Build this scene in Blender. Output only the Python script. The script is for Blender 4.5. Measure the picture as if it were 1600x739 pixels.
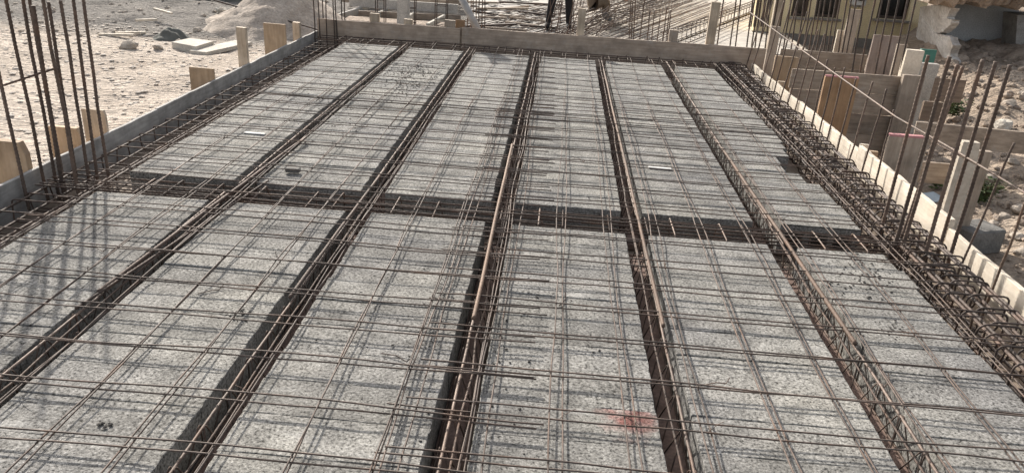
import bpy, bmesh, math, random
from mathutils import Vector, Matrix, noise
random.seed(7)
for o in list(bpy.data.objects): bpy.data.objects.remove(o, do_unlink=True)
S = bpy.context.scene
COL = S.collection
rad = math.radians

# ------------------------------------------------------------------ camera
CAM_H, F_PX = 1.6, 1200.3186
RIGHT = Vector((0.99599449, 0.06754493, 0.05858885))
UP = Vector((-0.08045877, 0.39119344, 0.91678464))
FWD = Vector((-0.03900458, 0.91782644, -0.3950611))
cam_d = bpy.data.cameras.new('camera')
cam = bpy.data.objects.new('camera', cam_d); COL.objects.link(cam)
m = Matrix((RIGHT, UP, -FWD)).transposed().to_4x4(); m.translation = (0, 0, CAM_H)
cam.matrix_world = m
cam_d.sensor_width = 36.0; cam_d.sensor_fit = 'HORIZONTAL'
cam_d.lens = F_PX / 1600 * 36.0
cam_d.clip_start = 0.05; cam_d.clip_end = 2000
S.camera = cam

# ------------------------------------------------------------------ light
SUN_AZ, SUN_EL = 29.0, 28.5          # sun stands 29 deg left of straight ahead, 28 deg high
w = bpy.data.worlds.new('World'); S.world = w; w.use_nodes = True
nt = w.node_tree; bg = nt.nodes['Background']
sky = nt.nodes.new('ShaderNodeTexSky'); sky.sky_type = 'NISHITA'; sky.sun_disc = False
sky.sun_elevation = rad(SUN_EL); sky.sun_rotation = rad(-SUN_AZ)
sky.dust_density = 3.0; sky.air_density = 1.0
hs = nt.nodes.new('ShaderNodeHueSaturation'); hs.inputs['Saturation'].default_value = .42
tint = nt.nodes.new('ShaderNodeMix'); tint.data_type = 'RGBA'; tint.blend_type = 'MULTIPLY'; tint.inputs[0].default_value = 1.0; tint.inputs[7].default_value = (1.0, .975, .945, 1)
nt.links.new(sky.outputs[0], hs.inputs['Color']); nt.links.new(hs.outputs[0], tint.inputs[6]); nt.links.new(tint.outputs[2], bg.inputs[0]); bg.inputs[1].default_value = 0.15
sd = bpy.data.lights.new('sun', 'SUN'); sd.energy = 4.4; sd.angle = rad(0.6); sd.color = (1.0, 0.935, 0.845)
sun = bpy.data.objects.new('sun', sd); COL.objects.link(sun)
ldir = Vector((math.sin(rad(SUN_AZ)) * math.cos(rad(SUN_EL)), -math.cos(rad(SUN_AZ)) * math.cos(rad(SUN_EL)), -math.sin(rad(SUN_EL))))
sun.rotation_euler = ldir.to_track_quat('-Z', 'Y').to_euler(); sun.location = (-8, 14, 12)
S.view_settings.view_transform = 'Standard'; S.view_settings.look = 'None'
S.view_settings.exposure = 0.56; S.view_settings.gamma = 1.0; S.view_settings.use_curve_mapping = False

# ------------------------------------------------------------------ helpers
def ray(px, py): return RIGHT * ((px - 800) / F_PX) - UP * ((py - 369.5) / F_PX) + FWD
def at(px, py, z=None, Y=None, X=None):
    d = ray(px, py)
    if z is not None: t = (z - CAM_H) / d.z
    elif Y is not None: t = Y / d.y
    else: t = X / d.x
    return Vector((0, 0, CAM_H)) + d * t

class MB:
    def __init__(s): s.v = []; s.f = []; s.mi = []; s.cur = 0
    def add(s, vs, fs):
        n = len(s.v); s.v += [Vector(p) for p in vs]; s.f += [[i + n for i in f] for f in fs]; s.mi += [s.cur] * len(fs)
    def box(s, c, size, rot=None, ch=0.0):
        hx, hy, hz = size[0] / 2, size[1] / 2, size[2] / 2
        bm = bmesh.new(); bmesh.ops.create_cube(bm, size=1)
        for q in bm.verts: q.co = Vector((q.co.x * 2 * hx, q.co.y * 2 * hy, q.co.z * 2 * hz))
        if ch: bmesh.ops.bevel(bm, geom=bm.edges[:], offset=ch, segments=1, affect='EDGES', profile=.5)
        R = rot if rot is not None else Matrix.Identity(3)
        bm.verts.index_update()
        s.add([R @ q.co + Vector(c) for q in bm.verts], [[q.index for q in f.verts] for f in bm.faces]); bm.free()
    def tube(s, pts, r, n=6, closed=False, caps=True, rib=0.0, ribstep=.011):
        P = [Vector(p) for p in pts]
        if rib:
            L = [0]
            for a, b in zip(P, P[1:]): L.append(L[-1] + (b - a).length)
            k = max(2, int(L[-1] / ribstep)); Q = []; j = 0
            for i in range(k + 1):
                d = L[-1] * i / k
                while j < len(P) - 2 and L[j + 1] < d: j += 1
                t = (d - L[j]) / max(1e-9, L[j + 1] - L[j]); Q.append(P[j].lerp(P[j + 1], min(1, t)))
            P = Q
        m_ = len(P); vs = []; fs = []
        nrm = None
        for i in range(m_):
            if closed: T = P[(i + 1) % m_] - P[i - 1]
            else: T = P[min(i + 1, m_ - 1)] - P[max(i - 1, 0)]
            T.normalize()
            if nrm is None:
                nrm = T.orthogonal().normalized()
            nrm = (nrm - T * nrm.dot(T)); nrm = nrm.normalized() if nrm.length > 1e-6 else T.orthogonal().normalized()
            B = T.cross(nrm)
            rr = r * (1 + (rib if i % 2 else -rib)) if rib else r
            for k in range(n):
                a = 2 * math.pi * k / n
                off = T * (ribstep * .55 * math.cos(a)) if rib and 0 < i < m_ - 1 else Vector()
                vs.append(P[i] + (nrm * math.cos(a) + B * math.sin(a)) * rr + off)
        rng = m_ if closed else m_ - 1
        for i in range(rng):
            j = (i + 1) % m_
            for k in range(n):
                fs.append([i * n + k, i * n + (k + 1) % n, j * n + (k + 1) % n, j * n + k])
        if not closed and caps:
            fs.append(list(range(n))[::-1]); fs.append([(m_ - 1) * n + k for k in range(n)])
        s.add(vs, fs)
    def prism(s, poly, axis, d0, d1):
        n = len(poly)
        def P(a, b, d): return (d, a, b) if axis == 'X' else ((a, d, b) if axis == 'Y' else (a, b, d))
        s.add([P(a, b, d0) for a, b in poly] + [P(a, b, d1) for a, b in poly],
              [list(range(n)), list(range(n, 2 * n))[::-1]] + [[(i + 1) % n, i, n + i, n + (i + 1) % n] for i in range(n)])
    def mesh(s, name, mats, origin=(0, 0, 0), smooth=False):
        O = Vector(origin); me = bpy.data.meshes.new(name)
        me.from_pydata([tuple(p - O) for p in s.v], [], s.f)
        for q in (mats if isinstance(mats, (list, tuple)) else [mats]): me.materials.append(q)
        for p, i in zip(me.polygons, s.mi): p.material_index = i
        if smooth: me.polygons.foreach_set('use_smooth', [True] * len(me.polygons))
        bm = bmesh.new(); bm.from_mesh(me); bmesh.ops.recalc_face_normals(bm, faces=bm.faces); bm.to_mesh(me); bm.free()
        me.update(); return me
    def build(s, name, mats, parent=None, smooth=False, origin=None):
        if parent is not None: O = parent.matrix_world_loc
        elif origin is not None: O = Vector(origin)
        else:
            xs = [p.x for p in s.v]; ys = [p.y for p in s.v]; zs = [p.z for p in s.v]
            O = Vector(((min(xs) + max(xs)) / 2, (min(ys) + max(ys)) / 2, min(zs)))
        o = bpy.data.objects.new(name, s.mesh(name, mats, O, smooth)); COL.objects.link(o)
        if parent is not None: o.parent = parent.ob
        else: o.location = O
        return o
class Root:
    def __init__(s, name, loc):
        s.ob = bpy.data.objects.new(name, None); COL.objects.link(s.ob); s.ob.location = loc; s.matrix_world_loc = Vector(loc)
        s.ob.empty_display_size = .1
class Sub:                                  # parent handle for a sub-part (part meshes sit at their thing's origin)
    def __init__(s, ob, root): s.ob = ob; s.matrix_world_loc = root.matrix_world_loc
def tag(o, label, cat, group=None, kind=None):
    if isinstance(o, Root): o = o.ob
    if label: o['label'] = label
    if cat: o['category'] = cat
    if group: o['group'] = group
    if kind: o['kind'] = kind
    elif cat: o['kind'] = 'thing'
    return o
ORD = ['zeroth', 'first', 'second', 'third', 'fourth', 'fifth', 'sixth', 'seventh', 'eighth', 'ninth', 'tenth', 'eleventh', 'twelfth', 'thirteenth',
       'fourteenth', 'fifteenth', 'sixteenth', 'seventeenth', 'eighteenth', 'nineteenth', 'twentieth', 'twenty-first', 'twenty-second',
       'twenty-third', 'twenty-fourth', 'twenty-fifth', 'twenty-sixth', 'twenty-seventh']
def rn(a): return random.uniform(-a, a)
def fbm(x, y, z=0., o=4): return noise.fractal(Vector((x, y, z)), 1.0, 2.0, o)

# ------------------------------------------------------------------ materials
def new_mat(name):
    M = bpy.data.materials.new(name); M.use_nodes = True
    return M, M.node_tree, M.node_tree.nodes['Principled BSDF']
def nd(t, k, **kw):
    n = t.nodes.new(k)
    for a, b in kw.items(): setattr(n, a, b)
    return n
def coords(t, space='world', scale=(1, 1, 1)):
    mp = nd(t, 'ShaderNodeMapping'); mp.inputs['Scale'].default_value = scale
    if space == 'world': t.links.new(nd(t, 'ShaderNodeNewGeometry').outputs['Position'], mp.inputs[0])
    else: t.links.new(nd(t, 'ShaderNodeTexCoord').outputs['Object'], mp.inputs[0])
    return mp.outputs[0]
def nz(t, vec, scale, detail=4, rough=.55):
    n = nd(t, 'ShaderNodeTexNoise'); n.inputs['Scale'].default_value = scale; n.inputs['Detail'].default_value = detail; n.inputs['Roughness'].default_value = rough
    t.links.new(vec, n.inputs['Vector']); return n.outputs[0]
def ramp(t, fac, stops):
    r = nd(t, 'ShaderNodeValToRGB'); e = r.color_ramp.elements
    while len(e) < len(stops): e.new(.5)
    for q, (p, c) in zip(e, stops): q.position = p; q.color = (*c, 1) if len(c) == 3 else c
    t.links.new(fac, r.inputs[0]); return r.outputs[0]
def mix(t, a, b, fac, mode='MIX'):
    n = nd(t, 'ShaderNodeMix', data_type='RGBA', blend_type=mode)
    if isinstance(fac, float): n.inputs[0].default_value = fac
    else: t.links.new(fac, n.inputs[0])
    for i, q in ((6, a), (7, b)):
        if isinstance(q, tuple): n.inputs[i].default_value = (*q, 1)
        else: t.links.new(q, n.inputs[i])
    return n.outputs[2]
def bump(t, b, h, dist, strength=1.0):
    n = nd(t, 'ShaderNodeBump'); n.inputs['Distance'].default_value = dist; n.inputs['Strength'].default_value = strength
    t.links.new(h, n.inputs['Height']); t.links.new(n.outputs[0], b.inputs['Normal'])
def rnd(t): return nd(t, 'ShaderNodeObjectInfo').outputs['Random']
G = lambda v: (v, v, v)

def mat_block(name, red=None):
    M, t, b = new_mat(name); v = coords(t)
    grain = nz(t, v, 84, 3, .78); coarse = nz(t, v, 9, 4); big = nz(t, v, 1.3, 3)
    c = ramp(t, grain, [(.34, (.040, .039, .036)), (.445, (.225, .220, .208)), (.59, (.375, .367, .348)), (.72, (.60, .59, .565))])
    c = mix(t, c, ramp(t, coarse, [(.3, G(.62)), (.7, G(1.12))]), 1.0, 'MULTIPLY')
    c = mix(t, c, ramp(t, big, [(.3, (.82, .82, .84)), (.7, (1.1, 1.09, 1.05))]), 1.0, 'MULTIPLY')
    c = mix(t, c, ramp(t, rnd(t), [(0, G(.80)), (1, G(1.10))]), 1.0, 'MULTIPLY')
    # pale laitance smears
    sm = nz(t, coords(t, scale=(2.2, 7, 3)), 1.0, 5, .65)
    c = mix(t, c, (.56, .555, .535), ramp(t, sm, [(.6, G(0)), (.76, G(.5))]))
    if red:
        d = nd(t, 'ShaderNodeVectorMath', operation='DISTANCE'); t.links.new(coords(t), d.inputs[0]); d.inputs[1].default_value = red
        ad = nd(t, 'ShaderNodeMath', operation='ADD'); t.links.new(d.outputs['Value'], ad.inputs[0])
        mu = nd(t, 'ShaderNodeMath', operation='MULTIPLY'); t.links.new(nz(t, v, 18, 4), mu.inputs[0]); mu.inputs[1].default_value = .22
        t.links.new(mu.outputs[0], ad.inputs[1])
        msk = ramp(t, ad.outputs[0], [(.13, G(.9)), (.225, G(.0))])
        c = mix(t, c, mix(t, c, (1.12, .50, .46), 1.0, 'MULTIPLY'), msk)
    t.links.new(c, b.inputs['Base Color']); b.inputs['Roughness'].default_value = .95; b.inputs['Specular IOR Level'].default_value = .2
    h = mix(t, grain, coarse, .3)
    bump(t, b, h, .006, 1.0)
    return M
def mat_steel(name, c0, c1, rough=.55, metal=.35, sc=30):
    M, t, b = new_mat(name); v = coords(t)
    n = nz(t, v, sc, 4, .65); big = nz(t, v, 3.0, 2)
    c = ramp(t, n, [(.32, c0), (.68, c1)])
    c = mix(t, c, ramp(t, big, [(.3, G(.75)), (.7, G(1.2))]), 1.0, 'MULTIPLY')
    c = mix(t, c, ramp(t, rnd(t), [(0, (.70, .68, .68)), (1, (1.22, 1.2, 1.2))]), 1.0, 'MULTIPLY')
    c = mix(t, c, (.20, .105, .06), ramp(t, nz(t, v, 6.5, 4, .6), [(.52, G(0)), (.72, G(.45))]))
    t.links.new(c, b.inputs['Base Color']); b.inputs['Roughness'].default_value = rough; b.inputs['Metallic'].default_value = metal
    bump(t, b, n, .001, .5)
    return M
def mat_wood(name, c0, c1, axis='X', wear=.3):
    M, t, b = new_mat(name)
    sc = {'X': (1.2, 14, 14), 'Y': (14, 1.2, 14), 'Z': (14, 14, 1.2)}[axis]
    g = nz(t, coords(t, scale=sc), 3.0, 5, .6); st = nz(t, coords(t), 5.0, 5, .65); sp = nz(t, coords(t), 60, 2)
    c = ramp(t, g, [(.3, c0), (.7, c1)])
    c = mix(t, c, ramp(t, st, [(.33, G(.55)), (.6, G(1.08))]), wear + .4, 'MULTIPLY')
    c = mix(t, c, (.46, .45, .43), ramp(t, nz(t, coords(t), 7.5, 4), [(.58, G(0)), (.75, G(wear))]))
    c = mix(t, c, ramp(t, rnd(t), [(0, G(.8)), (1, G(1.12))]), 1.0, 'MULTIPLY')
    t.links.new(c, b.inputs['Base Color']); b.inputs['Roughness'].default_value = .85
    bump(t, b, mix(t, g, sp, .3), .003, .7)
    return M
def mat_rough(name, c0, c1, sc=8, bd=.01, rough=.95, sc2=60):
    M, t, b = new_mat(name); v = coords(t)
    a = nz(t, v, sc, 5, .62); f = nz(t, v, sc2, 3, .6)
    c = ramp(t, a, [(.3, c0), (.7, c1)])
    c = mix(t, c, ramp(t, f, [(.3, G(.72)), (.7, G(1.18))]), 1.0, 'MULTIPLY')
    c = mix(t, c, ramp(t, rnd(t), [(0, G(.85)), (1, G(1.1))]), 1.0, 'MULTIPLY')
    t.links.new(c, b.inputs['Base Color']); b.inputs['Roughness'].default_value = rough
    bump(t, b, mix(t, a, f, .45), bd, 1.0)
    return M
def mat_ground():
    M, t, b = new_mat('ground_soil'); v = coords(t)
    sx = nd(t, 'ShaderNodeSeparateXYZ'); t.links.new(v, sx.inputs[0])
    n1 = nz(t, v, 1.6, 6, .65); n2 = nz(t, v, 14, 4, .6); n3 = nz(t, v, 55, 2)
    sand = ramp(t, n1, [(.3, (.43, .365, .305)), (.7, (.62, .545, .47))])
    grey = ramp(t, n1, [(.3, (.17, .158, .145)), (.7, (.27, .252, .232))])
    soil = ramp(t, n1, [(.3, (.30, .235, .18)), (.7, (.50, .415, .335))])
    def wob(o, amt):
        q = nd(t, 'ShaderNodeMath', operation='MULTIPLY_ADD'); t.links.new(nz(t, v, .7, 4), q.inputs[0]); q.inputs[1].default_value = amt; t.links.new(o, q.inputs[2]); return q.outputs[0]
    def step(o, a, bb):
        q = nd(t, 'ShaderNodeMapRange'); q.inputs[1].default_value = a; q.inputs[2].default_value = bb; t.links.new(o, q.inputs[0]); return q.outputs[0]
    c = mix(t, sand, grey, step(wob(sx.outputs[1], 2.2), 11.4, 12.6))
    c = mix(t, c, soil, step(sx.outputs[0], 2.2, 2.9))
    c = mix(t, c, ramp(t, n2, [(.3, G(.75)), (.7, G(1.12))]), 1.0, 'MULTIPLY')
    c = mix(t, c, ramp(t, n3, [(.3, G(.8)), (.7, G(1.12))]), 1.0, 'MULTIPLY')
    t.links.new(c, b.inputs['Base Color']); b.inputs['Roughness'].default_value = 1.0; b.inputs['Specular IOR Level'].default_value = .1
    tr = nz(t, coords(t, scale=(3.0, 9.0, 3.0)), 1.6, 4, .6)      # dried wheel ruts, stretched along the ruts
    # tyre tracks: two worn arcs with lug marks pressed into the sand
    h = mix(t, mix(t, n2, n3, .25), tr, .6)
    for cx, cy, r0 in ((-8.6, 4.2, 3.1), (-8.6, 4.2, 4.5), (-4.0, 14.0, 6.3)):
        mp = nd(t, 'ShaderNodeMapping'); mp.inputs['Location'].default_value = (-cx, -cy, 0); mp.inputs['Scale'].default_value = (1, 1, 0); t.links.new(nd(t, 'ShaderNodeNewGeometry').outputs['Position'], mp.inputs[0])
        ln = nd(t, 'ShaderNodeVectorMath', operation='LENGTH'); t.links.new(mp.outputs[0], ln.inputs[0])
        df = nd(t, 'ShaderNodeMath', operation='SUBTRACT'); t.links.new(ln.outputs['Value'], df.inputs[0]); df.inputs[1].default_value = r0
        ab = nd(t, 'ShaderNodeMath', operation='ABSOLUTE'); t.links.new(df.outputs[0], ab.inputs[0])
        band = step(ab.outputs[0], .20, .12)
        h = mix(t, h, mix(t, (.36, .36, .36), h, .62), band)
    bump(t, b, h, .14, 1.0)
    return M
def mat_plain(name, c, rough=.7, metal=0., spec=.4):
    M, t, b = new_mat(name); v = coords(t)
    n = nz(t, v, 12, 4)
    t.links.new(mix(t, c, ramp(t, n, [(.3, G(.78)), (.7, G(1.15))]), 1.0, 'MULTIPLY'), b.inputs['Base Color'])
    b.inputs['Roughness'].default_value = rough; b.inputs['Metallic'].default_value = metal; b.inputs['Specular IOR Level'].default_value = spec
    return M

BLOCK = mat_block('foamed_concrete')
RED_AT = at(985, 655, z=0)
BLOCK_RED = mat_block('foamed_concrete_red_paint', red=tuple(RED_AT))
WIRE = mat_steel('mesh_wire_steel', (.065, .047, .038), (.155, .122, .102), .72, .1, 40)
RUST = mat_steel('rusty_rebar', (.055, .038, .03), (.125, .088, .068), .75, .1, 45)
BARBROWN = mat_steel('brown_starter_bar', (.075, .055, .044), (.16, .118, .093), .75, .1, 45)
RUST_ORANGE = mat_steel('orange_rusty_rebar', (.10, .066, .045), (.21, .145, .105), .75, .1, 60)
DARKSTEEL = mat_steel('dark_rebar', (.042, .032, .027), (.10, .074, .06), .72, .1, 45)
CHORD = mat_steel('girder_steel', (.10, .073, .058), (.24, .185, .15), .65, .15, 50)
BOARD_GREY = mat_wood('cement_stained_board', (.26, .25, .24), (.39, .38, .36), 'Y', .5)
BOARD_FAR = mat_wood('cement_stained_far_board', (.33, .26, .20), (.46, .375, .305), 'X', .35)
BOARD_PALE = mat_wood('pale_board', (.58, .50, .40), (.72, .65, .55), 'Y', .2)
PLY = mat_wood('plywood_offcut', (.38, .27, .17), (.52, .39, .27), 'Z', .15)
PLY_ORANGE = mat_wood('orange_plywood', (.31, .18, .095), (.44, .28, .16), 'Z', .15)
STAKE = mat_wood('timber_stake', (.40, .32, .24), (.58, .49, .38), 'Z', .25)
PLANK_OLD = mat_wood('weathered_plank', (.25, .195, .15), (.41, .335, .265), 'X', .3)
POST_OLD = mat_wood('weathered_post', (.30, .24, .19), (.46, .385, .31), 'Z', .3)
BROWN_PLANK = mat_wood('brown_plank', (.17, .12, .085), (.28, .205, .15), 'X', .2)
PINKWOOD = mat_wood('pinkish_plank', (.34, .26, .22), (.46, .37, .32), 'Z', .2)
DECKPLY = mat_wood('deck_plywood', (.46, .41, .35), (.66, .61, .54), 'X', .25)
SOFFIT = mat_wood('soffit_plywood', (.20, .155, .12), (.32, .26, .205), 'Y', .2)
PINK = mat_plain('pink_paint', (.50, .24, .245), .8)
CONC = mat_rough('weathered_concrete', (.36, .34, .31), (.54, .51, .47), 6, .006)
CONC_PALE = mat_rough('pale_concrete', (.44, .405, .355), (.61, .57, .50), 6, .006)
CLAYFOOT = mat_rough('brown_joist_base', (.15, .10, .082), (.27, .195, .165), 10, .005)
DARKCONC = mat_rough('dark_concrete', (.15, .145, .135), (.25, .24, .225), 8, .008)
CONC_FOOT = mat_rough('joist_concrete', (.20, .19, .18), (.34, .325, .305), 10, .005)
SANDCLOD = mat_rough('sandy_clod', (.46, .40, .34), (.66, .60, .53), 6, .01)
STONE = mat_rough('stone', (.32, .27, .22), (.52, .455, .385), 6, .012)
SANDPILE = mat_rough('grey_sand', (.31, .26, .215), (.46, .40, .34), 5, .03, 1.0, 30)
RUBBLE = mat_rough('rubble_earth', (.26, .20, .155), (.47, .385, .31), 5, .05, 1.0, 22)
PLASTER = mat_rough('white_plaster', (.46, .41, .36), (.82, .80, .77), 3.2, .03, .95, 24)
SHADEWALL = mat_rough('grey_rendered_wall', (.34, .345, .35), (.48, .485, .49), 2, .004)
YELLOW = mat_rough('yellow_render', (.80, .65, .38), (.88, .75, .49), .9, .002)
DADO = mat_rough('grey_dado', (.22, .195, .17), (.32, .29, .255), 4, .004)
GLASS = mat_plain('dark_window_glass', (.015, .014, .013), .12, 0., .6)
WFRAME = mat_plain('brown_window_frame', (.07, .05, .04), .6)
WHITE = mat_plain('white_scrap', (.62, .62, .60), .8)
ACWHITE = mat_plain('air_conditioner_white', (.60, .59, .56), .6)
TARP = mat_plain('grey_green_tarp', (.115, .117, .105), .95)
GREEN = mat_plain('green_panel', (.06, .19, .15), .6)
CRUMB = mat_plain('dark_mortar_crumb', (.07, .065, .06), 1.0)
LEAF = mat_plain('weed_leaf', (.075, .105, .035), .7)
STEM = mat_plain('weed_stem', (.12, .11, .06), .8)
GREYPIPE = mat_plain('grey_steel_prop', (.36, .345, .33), .6, .2)
CLOTH_DARK = mat_plain('dark_trousers', (.018, .017, .019), .9)
CLOTH_BROWN = mat_plain('brown_trousers', (.17, .125, .085), .95)
CLOTH_GREY = mat_plain('grey_shirt', (.20, .20, .20), .95)
SKIN = mat_plain('skin', (.36, .21, .14), .6)
HAIR = mat_plain('dark_hair', (.02, .016, .013), .8)
BLUESHEET = mat_plain('pale_blue_sheet', (.40, .46, .50), .6)

# ------------------------------------------------------------------ terrain
def sstep(a, b, x):
    x = max(0, min(1, (x - a) / (b - a))); return x * x * (3 - 2 * x)
def gz(x, y, fine=True):
    z = -.42
    wr = sstep(2.35, 2.9, x - max(0, y - 9.6) * .75)
    d = max(-1.0, min(5.5, (x - 3.0) * .8 + (y - 5) * .25))
    z = z * (1 - wr) + wr * (-.85 + .2 * d)
    if fine:
        inside = (-3.1 < x < 2.45 and y < 9.7)
        a = .05 * fbm(x * .5, y * .5) + .03 * fbm(x * 2, y * 2, 3)
        if wr > 0: a += wr * (.09 * fbm(x * 1.3, y * 1.3, 9) + .05 * abs(fbm(x * 4, y * 4, 5)))
        if y > 11 and x < -3: a += .10 * fbm(x * .7, y * .7, 2) * sstep(11, 13, y)
        z += a * (0.2 if inside else 1)
    return z
def gat(px, py):
    z = -.4
    for _ in range(12):
        p = at(px, py, z=z); z = .5 * z + .5 * gz(p.x, p.y)
    p = at(px, py, z=z); return p
def axis(lo, a, b, hi, fine, n):
    out = [a + (b - a) * i / round((b - a) / fine) for i in range(round((b - a) / fine) + 1)]
    L = [a - (a - lo) * (i / n) ** 2.2 for i in range(n, 0, -1)]; R = [b + (hi - b) * (i / n) ** 2.2 for i in range(1, n + 1)]
    return L + out + R
xs = axis(-250, -11, 11, 250, .11, 14); ys = axis(-120, 1.5, 20, 400, .11, 14)
g = MB()
g.v = [Vector((x, y, gz(x, y))) for y in ys for x in xs]; nx = len(xs)
g.f = [[j * nx + i, j * nx + i + 1, (j + 1) * nx + i + 1, (j + 1) * nx + i] for j in range(len(ys) - 1) for i in range(nx - 1)]; g.mi = [0] * len(g.f)
tag(g.build('ground', mat_ground(), smooth=True, origin=(0, 0, 0)), None, None, kind='structure')

# ------------------------------------------------------------------ slab layout (metres; z = 0 is the top of the blocks)
EDGE = [(-2.500, -1.859), (-1.721, -1.094), (-.949, -.315), (-.174, .450), (.571, 1.214), (1.376, 1.852)]
NEAR0, NEAR1, FAR0, FAR1 = .85, 3.89, 4.225, 9.07
BZ = .20
X_L, X_R, Y_F = -2.985, 2.335, 9.60

# soffit of the formwork
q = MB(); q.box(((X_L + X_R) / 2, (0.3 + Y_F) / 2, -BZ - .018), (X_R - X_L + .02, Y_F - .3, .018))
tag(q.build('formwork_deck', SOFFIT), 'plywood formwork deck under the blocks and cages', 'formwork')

# blocks
def block_mesh(L, Wd, seed, hollow=False):
    rs = random.Random(seed); b = MB()
    nxs, nys = 16, 6; hx, hy = Wd / 2, L / 2; c = .004
    def P(u, v_, z):
        x = -hx + Wd * u; y = -hy + L * v_
        return x, y, z
    gx = [-hx, -hx + c] + [-hx + c + (Wd - 2 * c) * i / nxs for i in range(1, nxs)] + [hx - c, hx]
    gy = [-hy, -hy + c] + [-hy + c + (L - 2 * c) * i / nys for i in range(1, nys)] + [hy - c, hy]
    n1, n2 = len(gx), len(gy); vs = []
    for j, y in enumerate(gy):
        for i, x in enumerate(gx):
            edge = i in (0, n1 - 1) or j in (0, n2 - 1)
            k = noise.noise(Vector((x * 30 + seed * 7.1, y * 30, seed)))
            k2 = noise.noise(Vector((x * 9, y * 9, seed * 3.3)))
            z = -(.0025 + .0045 * abs(k)) if edge else -.0012 + .0018 * k2
            dx = dy = 0
            if i in (0, n1 - 1): dx = .004 * noise.noise(Vector((y * 26, seed, 1))) + (.006 * abs(k) * (1 if i == 0 else -1))
            if j in (0, n2 - 1): dy = .0012 * noise.noise(Vector((x * 26, seed, 2))) + (.0015 * abs(k) * (1 if j == 0 else -1))
            if edge and (k2 > .42): z -= .007
            vs.append((x + dx, y + dy, z))
    b.add(vs, [[j * n1 + i, j * n1 + i + 1, (j + 1) * n1 + i + 1, (j + 1) * n1 + i] for j in range(n2 - 1) for i in range(n1 - 1)])
    ring = [i for i in range(n1)] + [j * n1 + n1 - 1 for j in range(1, n2)] + [(n2 - 1) * n1 + i for i in range(n1 - 2, -1, -1)] + [j * n1 for j in range(n2 - 2, 0, -1)]
    base = len(b.v)
    for i in ring: p = b.v[i]; b.v.append(Vector((p.x, p.y, -BZ + .002)))
    m_ = len(ring)
    skip = set(range(n1 - 1)) if hollow else set()
    for a in range(m_):
        if a in skip: continue
        bb = (a + 1) % m_; b.f.append([ring[a], ring[bb], base + bb, base + a]); b.mi.append(0)
    b.f.append([base + a for a in range(m_)]); b.mi.append(0)
    if hollow:      # end face towards the camera with three open cores
        y0, y1 = -hy, hy - .02
        X = [-hx]; k = 3; wall = .035; cw = (Wd - 4 * wall) / 3
        for i in range(k): X += [X[-1] + wall, X[-1] + wall + cw]
        X.append(hx); Z = [-BZ + .002, -BZ + .035, -.04, -.008]
        for i in range(len(X) - 1):
            for j in range(3):
                if j == 1 and i % 2 == 1:
                    x0, x1, z0, z1 = X[i], X[i + 1], Z[1], Z[2]
                    b.add([(x0, y0, z0), (x1, y0, z0), (x1, y0, z1), (x0, y0, z1), (x0, y1, z0), (x1, y1, z0), (x1, y1, z1), (x0, y1, z1)],
                          [[0, 1, 5, 4], [1, 2, 6, 5], [2, 3, 7, 6], [3, 0, 4, 7], [4, 5, 6, 7]])
                else: b.add([(X[i], y0, Z[j]), (X[i + 1], y0, Z[j]), (X[i + 1], y0, Z[j + 1]), (X[i], y0, Z[j + 1])], [[0, 1, 2, 3]])
    return b.mesh('concrete_block', BLOCK)
BL = .2018
def row_blocks(si, y0, y1, near):
    x0, x1 = EDGE[si]; Wd = x1 - x0
    n = round((y1 - y0) / BL); pit = (y1 - y0) / n
    var = [block_mesh(pit - .0016, Wd, 31 * si + k + (5 if near else 0)) for k in range(4)]
    holl = block_mesh(pit - .003, Wd, 77 + si, True)
    side = 'on the camera side of' if near else 'beyond'
    for k in range(n):
        kk = n - k if near else k + 1            # counted away from the cross beam
        me = holl if (not near and k == 0 and si == 5) else var[(k * 7 + si * 3) % 4]
        xc = (x0 + x1) / 2 + rn(.0022); sx = 1.0
        if si == 5:
            cut = rn(.018) + (.0 if near else -.012)
            if not near and 4 <= k <= 7: cut = (-.10, -.19, -.17, -.06)[k - 4]
            sx = (Wd + cut) / Wd; xc += cut / 2
        o = bpy.data.objects.new('concrete_block', me); COL.objects.link(o)
        o.location = (xc, y0 + pit * (k + .5) + rn(.001), rn(.003)); o.rotation_euler = (rn(.007), rn(.003), rn(.003)); o.scale = (sx, 1, 1)
        lab = f'grey concrete block, {ORD[si + 1]} row from the left, {ORD[kk]} {"before" if near else "beyond"} the cross beam'
        if near and si == 3 and abs(o.location.y - RED_AT.y) < pit * .55 and not o.get('red'):
            o.material_slots[0].link = 'OBJECT'; o.material_slots[0].material = BLOCK_RED
            lab = f'grey concrete block stained red, fourth row from left, {ORD[kk]} before the cross beam'
        tag(o, lab, 'concrete block', 'concrete blocks laid in rows between the ribs')
for si in range(6):
    row_blocks(si, NEAR0, NEAR1, True); row_blocks(si, FAR0, FAR1, False)

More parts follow.
